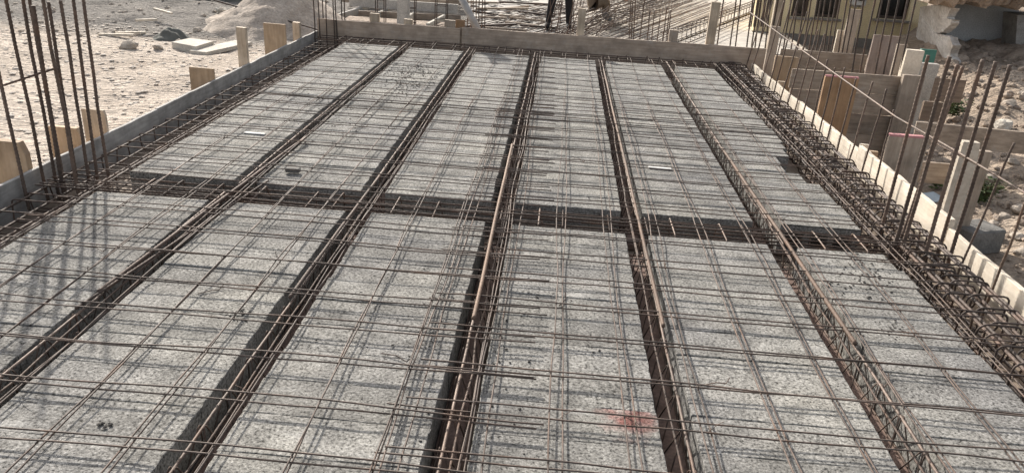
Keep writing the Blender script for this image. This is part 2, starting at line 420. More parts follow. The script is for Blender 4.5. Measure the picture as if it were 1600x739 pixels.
# ------------------------------------------------------------------ lattice girders in the ribs
RIBS = [-1.812, -1.034, -.260, .528, 1.322]
def girder(x, y0, y1, label):
    R = Root('lattice_girder', (x, (y0 + y1) / 2, -BZ))
    zt, zb, hb = .012, -.150, .040
    off = random.uniform(-.004, .004); n = 24
    wav = [noise.noise(Vector((x * 3, i * .5, y0))) * .004 for i in range(n + 1)]
    c = MB(); c.tube([(x + off + wav[i], y0 + (y1 - y0) * i / n, zt + wav[-i - 1]) for i in range(n + 1)], .0055, 7, rib=.05, ribstep=.02); c.build('top_chord', CHORD, R, True)
    for s in (-1, 1):
        c = MB(); c.tube([(x + s * hb, y0, zb), (x + s * hb, y1, zb)], .0045, 6); c.build('bottom_chord', RUST, R, True)
    for s in (-1, 1):
        pts = []; k = int((y1 - y0) / .2)
        for i in range(k):
            ya = y0 + .2 * i
            pts += [(x + s * (hb + .004), ya, zb - .012), (x + s * (hb + .004), ya + .02, zb - .012), (x + s * .010, ya + .092, zt + .001), (x + s * .008, ya + .10, zt + .007), (x + s * .010, ya + .108, zt + .001), (x + s * (hb + .004), ya + .18, zb - .012)]
        c = MB(); c.tube(pts, .0028, 5); c.build('lacing_wire', RUST, R, True)
    c = MB(); c.box((x, (y0 + y1) / 2, -BZ + .018), (.11, y1 - y0, .034), ch=.004); c.build('joist_base', CLAYFOOT, R)
    tag(R, label, 'girder', 'lattice girders lying in the ribs')
for i, x in enumerate(RIBS):
    girder(x, NEAR0, NEAR1 + .10, f'rusty lattice girder in the {ORD[i + 1]} rib from the left, in front of the cross beam')
    girder(x + (.015, .0, .0, .0, -.025)[i], FAR0 - .10, FAR1 + .18, f'rusty lattice girder in the {ORD[i + 1]} rib from the left, beyond the cross beam')

# thick bars laid over the cross beam along the ribs
def rebar(pts, r, mat, name, label, cat='reinforcing bar', group=None, step=.013, n=8, rib=.13):
    c = MB(); c.tube(pts, r, n, rib=rib, ribstep=step); return tag(c.build(name, mat, smooth=True), label, cat, group)
TB = 'thick rusty bars laid along the ribs'
def wavy(p0, p1, n=7, a=.006):
    p0, p1 = Vector(p0), Vector(p1); s = random.random() * 50
    return [p0.lerp(p1, i / n) + Vector((a * noise.noise(Vector((i * .9, s, 0))), 0, a * .6 * noise.noise(Vector((i * .9, s, 5))))) for i in range(n + 1)]
a5 = at(1337, 537, z=.035); b5 = at(1128, 232, z=.03)
rebar(wavy(a5, b5), .0095, RUST_ORANGE, 'rebar', 'thick orange rusted ribbed bar over the rightmost rib', group=TB)
a4 = at(1037, 510, z=.035); b4 = at(943, 110, z=.03)
rebar(wavy(a4, b4), .0085, RUST_ORANGE, 'rebar', 'thick tan ribbed bar lying over the fourth rib from the left', group=TB)
a3 = at(740, 498, z=.045); b3 = at(800, 226, z=.045)
rebar(wavy(a3, b3), .0086, RUST_ORANGE, 'rebar', 'thick tan ribbed bar over the middle rib, ends near the mesh overlap', group=TB)
a2 = at(453, 464, z=.03); b2 = at(600, 265, z=.03)
rebar(wavy(a2, b2), .0075, RUST, 'rebar', 'brown ribbed bar lying along the second rib from the left', group=TB)
a1 = at(153, 456, z=.03); b1 = at(478, 214, z=.03)
rebar(wavy(a1, b1), .0085, RUST, 'rebar', 'long brown ribbed bar lying along the leftmost rib', group=TB)
rebar(wavy(at(118, 482, z=.028), at(420, 282, z=.02)), .006, RUST, 'rebar', 'thinner brown bar beside the long bar of the leftmost rib', group=TB)

for i, x in enumerate(RIBS):
    for near in (True, False):
        y0, y1 = (1.0 + rn(.2), 4.6 + rn(.3)) if near else (3.6 + rn(.3), 9.3 + rn(.1))
        dx = (.034, .036, .040, -.036, -.034)[i]
        rebar(wavy((x + dx + rn(.006), y0, .004), (x + dx + rn(.006), y1, .004), 14, .016), .0042, RUST, 'rebar', f'thin bar beside the girder of the {ORD[i + 1]} rib, {"before" if near else "beyond"} the cross beam', group='thin bars lying in the ribs', n=6)
for px, py, l, a, lab in [(330, 455, .11, .6, 'bent wire offcut on the second row before the cross beam'), (620, 560, .14, -.4, 'wire offcut on the third row near the picture bottom'), (880, 470, .10, 1.2, 'wire offcut in the middle of the fourth row'), (1120, 600, .13, .3, 'wire offcut on the fifth row near the picture bottom'), (905, 250, .16, -.9, 'wire offcut on the fourth row beyond the cross beam'), (1385, 600, .12, .9, 'wire offcut on the sixth row near the picture bottom'), (560, 200, .16, .5, 'wire offcut on the second row beyond the cross beam'), (150, 390, .14, -.3, 'wire offcut in the bar shadows on the first row')]:
    p = at(px, py, z=.004); u = Vector((math.cos(a), math.sin(a), 0)) * l
    c = MB(); c.tube([p - u * .5, p - u * .1 + Vector((.01, .008, .004)), p + u * .3, p + u * .5 + Vector((-.01, .015, .012))], .0022, 5); tag(c.build('wire_offcut', RUST), lab, 'wire offcut', 'wire offcuts dropped on the blocks')

# ------------------------------------------------------------------ wire mesh sheets
WR = .0033
def sheet(x0, x1, xw, y0, y1, yo, z, label, seed, r=WR):
    R = Root('mesh_sheet', ((x0 + x1) / 2, (y0 + y1) / 2, z))
    sag = lambda x, y: .010 * fbm(x * .9 + seed, y * .9, seed, 2) + .003 * noise.noise(Vector((x * 4, y * 4, seed)))
    lat = lambda a, b_: .023 * noise.noise(Vector((a * 1.1 + seed * 3, b_ * .9, seed))) + .006 * noise.noise(Vector((a * 5, b_ * 3, seed + 4)))
    zmin = .006
    for x in xw:
        n = max(4, int((y1 - y0) / .11)); pts = []; e0 = rn(.03); e1 = rn(.04)
        for i in range(n + 1):
            y = y0 + e0 + (y1 + e1 - y0 - e0) * i / n
            pts.append((x + lat(x, y), y, max(zmin, z + sag(x, y))))
        c = MB(); c.tube(pts, r, 5); c.build('long_wire', WIRE, R, True)
    y = yo
    while y < y1:
        n = max(4, int((x1 - x0) / .10)); pts = []; ysh = rn(.014); tilt = rn(.008); e0 = rn(.02); e1 = rn(.03)
        for i in range(n + 1):
            x = x0 + e0 + (x1 + e1 - x0 - e0) * i / n
            pts.append((x, y + ysh + tilt * (x - x0) + lat(y + 7.7, x), max(zmin + .004, z + 2 * r + sag(x, y))))
        c = MB(); c.tube(pts, r, 5); c.build('cross_wire', WIRE, R, True)
        y += .26
    rt = random.Random(int(seed * 10))
    for _ in range(26):
        x = rt.choice(xw); yk = yo + .26 * rt.randrange(max(1, int((y1 - yo) / .26))); p = Vector((x + lat(x, yk), yk + .01, z + .012))
        a = rt.random() * 6.28; u = Vector((math.cos(a), math.sin(a), 0)); h = rt.uniform(.012, .035)
        c = MB(); c.tube([p - u * .012 - Vector((0, 0, .008)), p + Vector((0, 0, .004)), p + u * .012 - Vector((0, 0, .008)), p + u * .010 + Vector((0, 0, .006)), p + u * (.012 + h * .6) + Vector((0, 0, h * .5)), p + u * (.01 + h) + Vector((rt.uniform(-.01, .01), 0, h * .7))], .0012, 4); c.build('tie_wire', RUST, R)
    tag(R, label, 'wire mesh', 'welded wire mesh sheets laid over the blocks')
fr = lambda a, n, s=.255: [a + s * k for k in range(n)]
sheet(-.47, 2.00, fr(-.385, 10, .2525), 1.0, 6.35, 1.10, .022, 'lower near wire mesh sheet covering the right half of the slab', 1.3)
sheet(-.43, 2.06, fr(-.42, 10, .2525), 1.25, 6.9, 1.122, .030, 'upper near wire mesh sheet covering the right half of the slab', 2.6)
sheet(-2.62, .024, [-.20 - .2525 * k for k in range(10)], 1.0, 6.4, 1.03, .027, 'lower near wire mesh sheet covering the left half of the slab', 3.9)
sheet(-2.56, .03, [-.188 - .2525 * k for k in range(10)], 1.1, 6.75, 1.060, .036, 'upper near wire mesh sheet covering the left half of the slab', 5.2)
sheet(-.45, 1.93, fr(-.40, 10, .2525), 6.1, 9.42, 6.18, .019, 'far wire mesh sheet covering the right half of the slab', 6.5)
sheet(-2.53, .02, [-.19 - .2525 * k for k in range(10)], 6.2, 9.42, 6.24, .021, 'far wire mesh sheet covering the left half of the slab', 7.8)

# short loose wires and splice bars
LW = 'loose wires lying on the mesh'
for (p, q_, lab) in [((762, 560), (842, 553), None), ((505, 498), (640, 492), None), ((690, 690), (838, 640), None), ((455, 470), (600, 462), None), ((985, 420), (1100, 432), None)]:
    pass

# ------------------------------------------------------------------ beam cages
def loop(a0, a1, z0, z1, fixed, axis_, r=.02, jit=0.):
    pts = []
    for cx, cz, st in ((a1 - r, z1 - r, 0), (a0 + r, z1 - r, 90), (a0 + r, z0 + r, 180), (a1 - r, z0 + r, 270)):
        for k in range(4):
            t = rad(st + 30 * k); u = cx + r * math.cos(t); v_ = cz + r * math.sin(t)
            d = fixed + jit * (v_ - z0) / (z1 - z0)
            pts.append((u, d, v_) if axis_ == 'Y' else (d, u, v_))
    return pts
# right edge beam: two interlocking stirrups at every step
R = Root('beam_cage', ((1.93 + 2.22) / 2, 5.4, -BZ))
y = 1.75; k = 0
while y < 9.5 and k < 72:
    yy = y + rn(.02)
    c = MB(); c.tube(loop(1.935 + rn(.010), 2.125 + rn(.014), -.17, (.034 + rn(.012)), yy, 'Y', .036, rn(.05)), .0052, 6, closed=True)
    c.tube(loop(2.035 + rn(.014), 2.245 + rn(.014), -.175, .026 + rn(.012), yy + .035 + rn(.03), 'Y', .036, rn(.08)), .0052, 6, closed=True); c.build('stirrup_pair', DARKSTEEL, R, True)
    y += .124 + rn(.018); k += 1
for k_, (x, z, rr) in enumerate([(1.965, .012, .008), (2.00, .008, .008), (2.075, .006, .0085), (2.115, .006, .0085), (2.19, .006, .008), (2.215, .006, .008), (1.97, -.155, .008), (2.05, -.155, .008), (2.13, -.155, .008), (2.21, -.155, .008), (1.96, -.09, .006), (2.22, -.09, .006)]):
    c = MB(); c.tube([(x + rn(.006), y_, z + rn(.003)) for y_ in (1.4, 3, 4.5, 6, 7.5, 9.45)], rr, 6, rib=.08, ribstep=.016); c.build('long_bar', DARKSTEEL if k_ % 3 else RUST, R)
tag(R, 'dense rusty beam cage of doubled stirrups along the right edge board', 'rebar cage', 'beam cages of stirrups and long bars')
# left edge beam
R = Root('beam_cage', (-2.72, 5.4, -BZ))
y = 2.2
while y < 9.45:
    yy = y + rn(.025)
    c = MB(); c.tube(loop(-2.925 + rn(.008), -2.64 + rn(.01), -.175, -.052 + rn(.006), yy, 'Y', .016, rn(.03)), .0045, 6, closed=True); c.build('stirrup', RUST, R, True)
    y += .175
for x, z in [(-2.905, -.066), (-2.78, -.085), (-2.66, -.066), (-2.905, -.163), (-2.79, -.163), (-2.66, -.163)]:
    c = MB(); c.tube([(x + rn(.008), y_, z + rn(.003)) for y_ in (1.2, 3, 4.5, 6, 7.5, 9.45)], .007, 6, rib=.08, ribstep=.016); c.build('long_bar', RUST, R)
tag(R, 'rusty beam cage of wide stirrups along the left edge board', 'rebar cage', 'beam cages of stirrups and long bars')
# cross beam
R = Root('beam_cage', (-.3, 4.06, -BZ))
for k in range(24):
    x = -2.55 + .195 * k + rn(.03)
    c = MB(); c.tube(loop(3.925, 4.185, -.175, -.010 + rn(.006), x, 'X', .014, rn(.05)), .0046, 6, closed=True); c.build('stirrup', CHORD if k > 17 or k % 4 == 1 else RUST, R, True)
for y_, z in [(3.94, -.022), (3.99, -.024), (4.05, -.022), (4.11, -.026), (4.17, -.022), (3.96, -.165), (4.06, -.165), (4.15, -.165)]:
    c = MB(); c.tube([(x_, y_ + rn(.008), z + rn(.004)) for x_ in (-2.9, -1.5, -.3, .8, 2.2)], .0055, 6, rib=.08, ribstep=.016); c.build('long_bar', RUST, R)
tag(R, 'slender beam cage crossing the slab from edge to edge', 'rebar cage', 'beam cages of stirrups and long bars')
# far beam
R = Root('beam_cage', (-.3, 9.34, -BZ))
for k in range(30):
    x = -2.6 + .165 * k + rn(.03)
    c = MB(); c.tube(loop(9.16, 9.50, -.17, .010 + rn(.012), x, 'X', .014, rn(.05)), .0042, 5, closed=True); c.build('stirrup', RUST, R, True)
for y_, z in [(9.18, 0), (9.32, 0), (9.48, .0), (9.2, -.16), (9.46, -.16)]:
    c = MB(); c.tube([(x_, y_ + rn(.01), z + rn(.004)) for x_ in (-2.9, -1.5, -.3, .8, 2.2)], .006, 5); c.build('long_bar', RUST, R)
tag(R, 'beam cage along the foot of the far edge board', 'rebar cage', 'beam cages of stirrups and long bars')

# ------------------------------------------------------------------ edge form boards
def rough_board(name, p0, p1, thick, zt, zb, mat, label, group='edge form boards round the slab', axis_='Y', amp=.004, seed=1, cat='form board'):
    """board between two plan points, with a slightly ragged top edge"""
    p0, p1 = Vector((*p0, 0)), Vector((*p1, 0)); d = (p1 - p0); L = d.length; d.normalize(); nrm = Vector((d.y, -d.x, 0))
    n = max(4, int(L / .07)); b = MB(); vs = []
    for i in range(n + 1):
        c = p0 + d * (L * i / n); k = amp * fbm(i * .35, seed * 3.1) ; k2 = .4 * amp * noise.noise(Vector((i * .2, seed, 8)))
        z = zt + k
        for s, zz in ((0, zb), (0, z - .003), (.12, z), (.88, z + .2 * k), (1, z - .003), (1, zb)):
            q_ = c + nrm * (thick * s + k2); vs.append((q_.x, q_.y, zz))
    fs = []
    for i in range(n):
        for k in range(6):
            a = i * 6 + k; bb = i * 6 + (k + 1) % 6; fs.append([a, bb, bb + 6, a + 6])
    fs += [[0, 1, 2, 3, 4, 5], [n * 6 + k for k in (5, 4, 3, 2, 1, 0)]]
    b.add(vs, fs); return tag(b.build(name, mat), label, cat, group)
rough_board('form_board', (X_L - .026, 1.2), (X_L - .026, 5.55), .026, .022, -.24, BOARD_GREY, 'grey cement-stained edge board at the left, nearer length', seed=2)
rough_board('form_board', (X_L - .028, 5.556), (X_L - .030, 9.62), .026, .026, -.24, BOARD_GREY, 'grey cement-stained edge board at the left, farther length to the corner', seed=3)
xj = at(720, 60, Y=Y_F).x
zl = at(510, 29.5, Y=Y_F).z; zr = at(1195, 74.5, Y=Y_F).z
rough_board('form_board', (X_L + .0, Y_F + .027), (xj - .012, Y_F + .027), .027, .176, -.24, BOARD_FAR, 'brown-grey far edge board between the left corner and the dark joint', seed=4, amp=.005)
rough_board('form_board', (xj + .012, Y_F + .027), (2.62, Y_F + .027), .027, .190, -.24, BOARD_FAR, 'long brown-grey far edge board running right from the dark joint', seed=5, amp=.005)
q = MB(); q.box((xj, Y_F + .045, -.02), (.05, .03, .40)); tag(q.build('joint_batten', PLANK_OLD), 'dark batten behind the joint of the far boards', 'batten')
rough_board('form_board', (X_R, 9.45), (X_R, 7.42), -.03, .035, -.24, BOARD_PALE, 'sunlit pale edge board at the right, farthest length', seed=6, amp=.006)
rough_board('form_board', (X_R + .004, 7.41), (X_R + .004, 5.80), -.03, .045, -.24, BOARD_PALE, 'sunlit pale edge board at the right, middle length with chipped top', seed=7, amp=.007)
rough_board('form_board', (X_R + .002, 5.79), (X_R + .006, 4.28), -.032, .085, -.24, BOARD_PALE, 'sunlit cream edge board at the right, standing highest', seed=8, amp=.006)
rough_board('form_board', (X_R + .004, 4.27), (X_R - .008, 1.6), -.03, .035, -.24, BOARD_PALE, 'sunlit cream edge board at the right, nearest length', seed=9, amp=.005)

# ------------------------------------------------------------------ starter bars
def starter(base, top, r, label, group, mat=BARBROWN, ext=None, zb=-.17, bend=.006, n=8):
    """upright bar through a base point (pixel, on the cage) and a top point in the same depth plane"""
    B = at(*base, z=-.06); T = at(*top, Y=B.y)
    d = T - B
    if ext: T = B + d * ((ext - B.z) / d.z)
    foot = B + d * ((zb - B.z) / d.z)
    s = random.random() * 90
    pts = [foot.lerp(T, i / 8) + Vector((bend * noise.noise(Vector((i * .5, s, 0))), bend * noise.noise(Vector((i * .5, s, 3))), 0)) for i in range(9)]
    return rebar(pts, r, mat, 'starter_bar', label, 'reinforcing bar', group, step=.011, n=n)
LG = 'upright starter bars by the left edge board'
L_bars = [((40, 300), (6, 150), 1.25), ((70, 287), (41, 150), 1.3), ((88, 285), (63, 150), 1.22), ((98, 290), (50.6, 9), None), ((97, 272), (45.6, 0), 1.2), ((121, 295), (94.5, 150), 1.3),
          ((120, 283), (75.4, 3.7), None), ((139, 280), (94.6, .6), None), ((151, 275), (134.7, 150), 1.2), ((168, 272), (151, 150), 1.28)]
for i, (b, t, e) in enumerate(L_bars):
    nm = f'{ORD[i + 1]} rusty upright starter bar from the left at the left edge board'
    if i == 3: nm = 'thickest rusty upright starter bar at the left edge, top end in view'
    starter(b, t, .0125 if i == 3 else .0095, nm, LG, ext=e)
p0 = at(-30, 145, Y=4.02); p1 = at(90, 106, Y=4.12)
rebar(wavy(p0, p1), .006, RUST, 'tie_bar', 'slanting tie bar across the left starter bars', 'reinforcing bar')
RG = 'upright starter bars by the right edge board'
R_bars = [((1374, 370), (1450.5, 87), .0098, 'leftmost thick upright starter bar of the near right column'),
          ((1394, 398), (1484, 89), .0105, 'left bar of the touching pair of starter bars at right'),
          ((1407, 398), (1496, 101), .0105, 'strongly ribbed right bar of the touching pair of starter bars'),
          ((1403, 386), (1504, 104), .0095, 'starter bar just behind the touching pair at right'),
          ((1441, 412), (1535.8, 93.4), .0104, 'upright starter bar right of the touching pair'),
          ((1466, 394), (1556, 96.7), .0104, 'second upright starter bar right of the touching pair'),
          ((1482, 408), (1578.5, 102), .0104, 'rightmost tall starter bar of the near right column')]
for b, t, r, lab in R_bars: starter(b, t, r, lab, RG, bend=.003)
starter((1498, 425), (1585.8, 224), .0062, 'short thin starter bar right of the near column', RG)
starter((1544, 472), (1603, 316), .0062, 'nearest thin orange starter bar at the right edge', RG, mat=RUST_ORANGE)
TG = 'thin upright bars in a row along the right edge board'
T_bars = [((1165, 108), (1198, 0), .95), ((1172, 118), (1205, 10), 1.0), ((1188, 136), (1226, 0), .85), ((1199, 145.5), (1237, 0), .9), ((1207, 155), (1247, 0), .9), ((1216, 167), (1258, 30), .85), ((1227, 175), (1277, 0), .8), ((1238, 187), (1287, 15), .75),
          ((1250, 198), (1277, 96), .75), ((1265, 209), (1293, 93), None), ((1277, 220), (1305, 106), None), ((1289, 233), (1320, 106), None), ((1304, 250), (1337.6, 123), None), ((1323, 263), (1364, 128), None), ((1343.5, 281), (1385, 139), None), ((1364, 299), (1397, 172), None)]
for i, (b, t, e) in enumerate(T_bars):
    starter(b, t, .0066, f'{ORD[len(T_bars) - i]} thin upright bar, counting away from the near right column', TG, ext=e, n=6)
# long horizontal tie bar on the thin row and its lap piece
pts = [at(1172, 20, Y=8.9), at(1252, 78, Y=7.45), at(1300, 112, Y=6.4), at(1400, 183, Y=4.95), at(1500, 240, Y=4.2), at(1612, 308, Y=3.5)]
rebar(pts, .0058, CHORD, 'tie_bar', 'long pale tie bar slanting down along the thin upright bars at right', 'reinforcing bar')
pts = [at(1432, 204, Y=4.72), at(1470, 228, Y=4.42), at(1525, 256, Y=4.05)]
rebar(pts, .0055, CHORD, 'tie_bar', 'short pale lap piece under the long tie bar at right', 'reinforcing bar')
CG = 'starter bars in the far left corner'
for i, (b, t) in enumerate([((493, 62), (489.5, 0)), ((500, 61), (497, 0)), ((506, 60), (503.5, 0)), ((511, 62), (509, 0)), ((523, 62), (520.5, 0)), ((527, 62), (523.5, 0)), ((536, 62), (533.5, 0)), ((540, 62), (537.5, 0))]):
    starter(b, t, .0078, f'{ORD[i + 1]} upright bar from the left in the far left corner', CG, mat=DARKSTEEL, ext=.92 + rn(.08), n=6)
CG2 = 'starter bars in the far right corner'
for i, (b, t) in enumerate([((1116, 99), (1130.6, 0)), ((1137, 100), (1150.6, 0)), ((1146, 101), (1157, 0)), ((1163, 101), (1173, 29)), ((1171, 102), (1181, 25)), ((1176, 103), (1186, 25)), ((1180, 104), (1194, 34)), ((1192, 105), (1200, 37))]):
    starter(b, t, .0085, f'{ORD[i + 1]} upright bar from the left in the far right corner', CG2, mat=DARKSTEEL, ext=.95 + rn(.1) if i < 3 else .85, n=6)

# ------------------------------------------------------------------ plates and stakes outside the left board
def plate(px0, py0, px1, py1, Y, th, mat, name, label, cat, group=None, paint=None, chip=0., zb=None, rot=0.):
    xm, ym = (px0 + px1) / 2, (py0 + py1) / 2
    if group == 'plywood and timber pieces bracing the left board': Y = at(px1, ym, X=X_L - .036).y
    if group == 'plates bracing the right edge board': Y = at(px0, ym, X=X_R + .045).y
    a, b, t, d = at(px0, ym, Y=Y), at(px1, ym, Y=Y), at(xm, py0, Y=Y), at(xm, py1, Y=Y)
    W_, H_ = b.x - a.x, t.z - d.z
    if zb is not None: H_ = t.z - zb
    zlo = t.z - H_
    poly = [(-W_ / 2, 0), (W_ / 2, 0), (W_ / 2, H_ * (1 - chip)), (W_ / 2 - abs(chip) * W_, H_), (-W_ / 2 + .02 * W_, H_ + .003), (-W_ / 2, H_ - .004)]
    m_ = MB(); m_.prism(poly, 'Y', 0, th)
    O = Vector(((a.x + b.x) / 2, Y, zlo))
    me = m_.mesh(name, mat)
    if paint:
        R = Root(name, O); o = bpy.data.objects.new('panel', me); COL.objects.link(o); o.parent = R.ob
        pm = MB(); pm.box((0, th / 2, H_ + .004), (W_ * .98, th * 1.02, .016), ch=.002)
        po = bpy.data.objects.new('painted_edge', pm.mesh('painted_edge', paint)); COL.objects.link(po); po.parent = R.ob
        R.ob.rotation_euler.z = rot; return tag(R, label, cat, group)
    o = bpy.data.objects.new(name, me); COL.objects.link(o); o.location = O; o.rotation_euler.z = rot
    return tag(o, label, cat, group)
PG = 'plywood and timber pieces bracing the left board'
plate(-14, 222, 42, 292, 3.95, .045, PLY, 'plywood_brace', 'pinkish plywood piece cut by the left picture edge behind the board', 'plywood piece', PG, zb=-.42, chip=.12)
plate(80, 200, 128, 252, 4.40, .04, PLY, 'plywood_brace', 'plywood piece with a sunlit top behind the left starter bars', 'plywood piece', PG, zb=-.42, chip=.1)
plate(130, 172, 166, 215, 5.0, .02, STAKE, 'plywood_brace', 'split grey plank piece beside the left starter bars', 'plank piece', PG, zb=-.42, chip=.06)
plate(297, 107, 335, 142, 6.42, .02, PLY, 'plywood_brace', 'square plywood piece standing halfway along the left board', 'plywood piece', PG, zb=-.42)
plate(371, 44, 385, 108, 7.45, .05, STAKE, 'timber_stake', 'tall square timber stake rising behind the left board', 'stake', PG, zb=-.42)
plate(413, 38, 447, 95, 8.05, .022, PLY, 'plywood_brace', 'tallest plywood piece standing behind the left board', 'plywood piece', PG, zb=-.42)
plate(457.5, 36, 468, 66, 9.05, .06, STAKE, 'timber_stake', 'short timber stake near the far left corner', 'stake', PG, zb=-.42)

# ------------------------------------------------------------------ pegs behind the far board
FG = 'pegs and stakes behind the far board'
yb = Y_F + .04
plate(577.5, 22, 592, 40, yb, .05, STAKE, 'timber_peg', 'leftmost squat peg behind the far board', 'peg', FG, zb=-.42)
plate(631, 31, 644, 46, yb, .05, STAKE, 'timber_peg', 'brown squat peg below the pale column behind the far board', 'peg', FG, zb=-.42)
plate(694.5, 32.5, 711, 50, yb, .05, POST_OLD, 'timber_peg', 'grey wide peg left of the dark board joint', 'peg', FG, zb=-.42)
plate(712, 32, 726, 55, yb + .06, .02, PLY_ORANGE, 'plywood_peg', 'orange plywood peg at the dark board joint', 'peg', FG, zb=-.42)
plate(902, 14, 914, 62, yb, .05, STAKE, 'timber_stake', 'tall pale stake in the middle behind the far board', 'stake', FG, zb=-.42)
plate(1045, 48, 1059, 70, yb, .05, POST_OLD, 'timber_peg', 'squat grey peg below the rebar mat', 'peg', FG, zb=-.42)
plate(1107, 4, 1121, 74, yb + .02, .045, STAKE, 'timber_stake', 'tall stake with sunlit side in front of the rebar mat', 'stake', FG, zb=-.42)
plate(1212, -70, 1227, 78, yb + .12, .06, STAKE, 'timber_stake', 'very tall pale stake by the far right corner', 'stake', FG, zb=-.42)
plate(1199, 42, 1214, 112, 9.15, .04, POST_OLD, 'timber_stake', 'leaning grey stake at the far end of the right board', 'stake', FG, zb=-.6)

# ------------------------------------------------------------------ formwork to the right of the slab
RGp = 'plates bracing the right edge board'
def planks(name, px0, py0, px1, py1, Y, hs, th, mat, labels, group, gap=.006):
    a = at(px0, py0, Y=Y); b = at(px1, py1, Y=Y); z = (a.z + b.z) / 2
    for h, lab in zip(hs, labels):
        m_ = MB(); m_.box(((a.x + b.x) / 2 + rn(.02), Y + th / 2 + rn(.004), z - h / 2), (b.x - a.x, th, h - gap), Matrix.Rotation(rn(.008), 3, 'Y'), ch=.002)
        tag(m_.build(name, mat), lab, 'plank', group); z -= h
WG = 'grey formwork planks beyond the right board'
planks('form_plank', 1222, 77, 1357, 86, 9.64, [.19, .2, .2], .03, PLANK_OLD, ['rear right formwork plank with a sunlit top edge', 'second plank down under the sunlit rear right plank', 'lowest plank under the sunlit rear right plank'], WG)
planks('form_plank', 1240, 107, 1432, 122, 8.0, [.20, .21, .21, .22], .03, PLANK_OLD, ['topmost plank of the stacked grey wall right of the slab', 'second plank from the top of the stacked grey wall', 'third plank from the top of the stacked grey wall', 'bottom plank of the stacked grey wall'], WG)
plate(1399, 118, 1432, 225, 7.9, .05, POST_OLD, 'form_post', 'grey post at the end of the stacked plank wall', 'post', WG, zb=-.75)
plate(1206, 89, 1243, 150, 7.75, .03, PLY, 'plywood_brace', 'brown plywood plate leaning at the far end of the right board', 'plywood piece', RGp, zb=-.5)
plate(1281, 121, 1334, 200, 6.55, .03, PLY_ORANGE, 'plywood_brace', 'orange plywood plate with a pink top edge', 'plywood piece', RGp, paint=PINK, zb=-.5)
plate(1378, 214, 1441, 300, 5.25, .045, POST_OLD, 'plywood_brace', 'grey plate with a pink top edge beside the near bars', 'plywood piece', RGp, paint=PINK, zb=-.5)
plate(1214, 128, 1226, 150, 7.5, .03, STAKE, 'timber_peg', 'small chipped peg against the right board', 'peg', RGp, zb=-.4)
plate(1340, 226, 1354, 262, 5.72, .02, BOARD_PALE, 'timber_peg', 'small sunlit plywood offcut against the right board', 'peg', RGp, zb=-.4)
plate(1352, 237, 1368, 275, 5.6, .03, PLY, 'timber_peg', 'small brown block next to the sunlit offcut', 'peg', RGp, zb=-.4)
plate(1358, 56, 1400, 122, 9.3, .03, PINKWOOD, 'form_post', 'wide pinkish plank standing behind the plank wall', 'post', WG, zb=-.5)
plate(1396, 70, 1412, 125, 8.9, .03, POST_OLD, 'form_post', 'narrow grey plank standing behind the plank wall', 'post', WG, zb=-.5)
plate(1411, 79, 1439, 128, 8.3, .07, BOARD_PALE, 'form_post', 'thick pale timber post at the end of the plank wall', 'post', WG, zb=-.5)
plate(1436, 78, 1461, 104, 9.2, .03, GREEN, 'green_panel', 'small green panel behind the pale post', 'panel', None, zb=.05)
plate(1432, 100, 1462, 150, 8.7, .08, CONC, 'concrete_stub', 'grey concrete stub under the green panel', 'concrete stub', None, zb=-.5)
plate(1320, 15, 1338, 88, 10.4, .03, POST_OLD, 'leaning_plank', 'grey plank standing before the yellow house', 'plank', None, zb=-.4)
plate(1305, 48, 1319, 88, 10.5, .03, BOARD_PALE, 'leaning_plank', 'narrow sunlit plank beside the grey plank before the house', 'plank', None, zb=-.4)
plate(1458, 124, 1506, 160, 8.1, .03, BROWN_PLANK, 'plank_end', 'dark brown plank end jutting beyond the grey post', 'plank', None)
plate(1440, 160, 1475, 190, 7.5, .03, BROWN_PLANK, 'plank_end', 'lower brown plank end below the dark one', 'plank', None)
# horizontal rail plank and its post
a = at(1433, 190, Y=6.55); b = at(1660, 212, Y=6.25)
m_ = MB(); d = (b - a); L = d.length; ang = math.atan2(d.y, d.x)
m_.box(((a.x + b.x) / 2, (a.y + b.y) / 2, (a.z + b.z) / 2 - .09), (L, .035, .18), Matrix.Rotation(ang, 3, 'Z') @ Matrix.Rotation(-math.atan2(d.z, math.hypot(d.x, d.y)), 3, 'Y'), ch=.003)
tag(m_.build('rail_plank', PLANK_OLD), 'long grey plank running right across the soil slope', 'plank')
plate(1437, 255, 1482, 287, 6.1, .03, PLANK_OLD, 'plank_end', 'short grey plank left of the split post', 'plank', None)
plate(1486, 222, 1521, 352, 5.75, .06, BOARD_PALE, 'split_post', 'split pale post standing in the trench under the long plank', 'post', None, zb=-.95, chip=.25)
plate(1508, 236, 1534, 352, 5.85, .05, POST_OLD, 'form_post', 'grey post right behind the split pale post', 'post', None, zb=-.95)

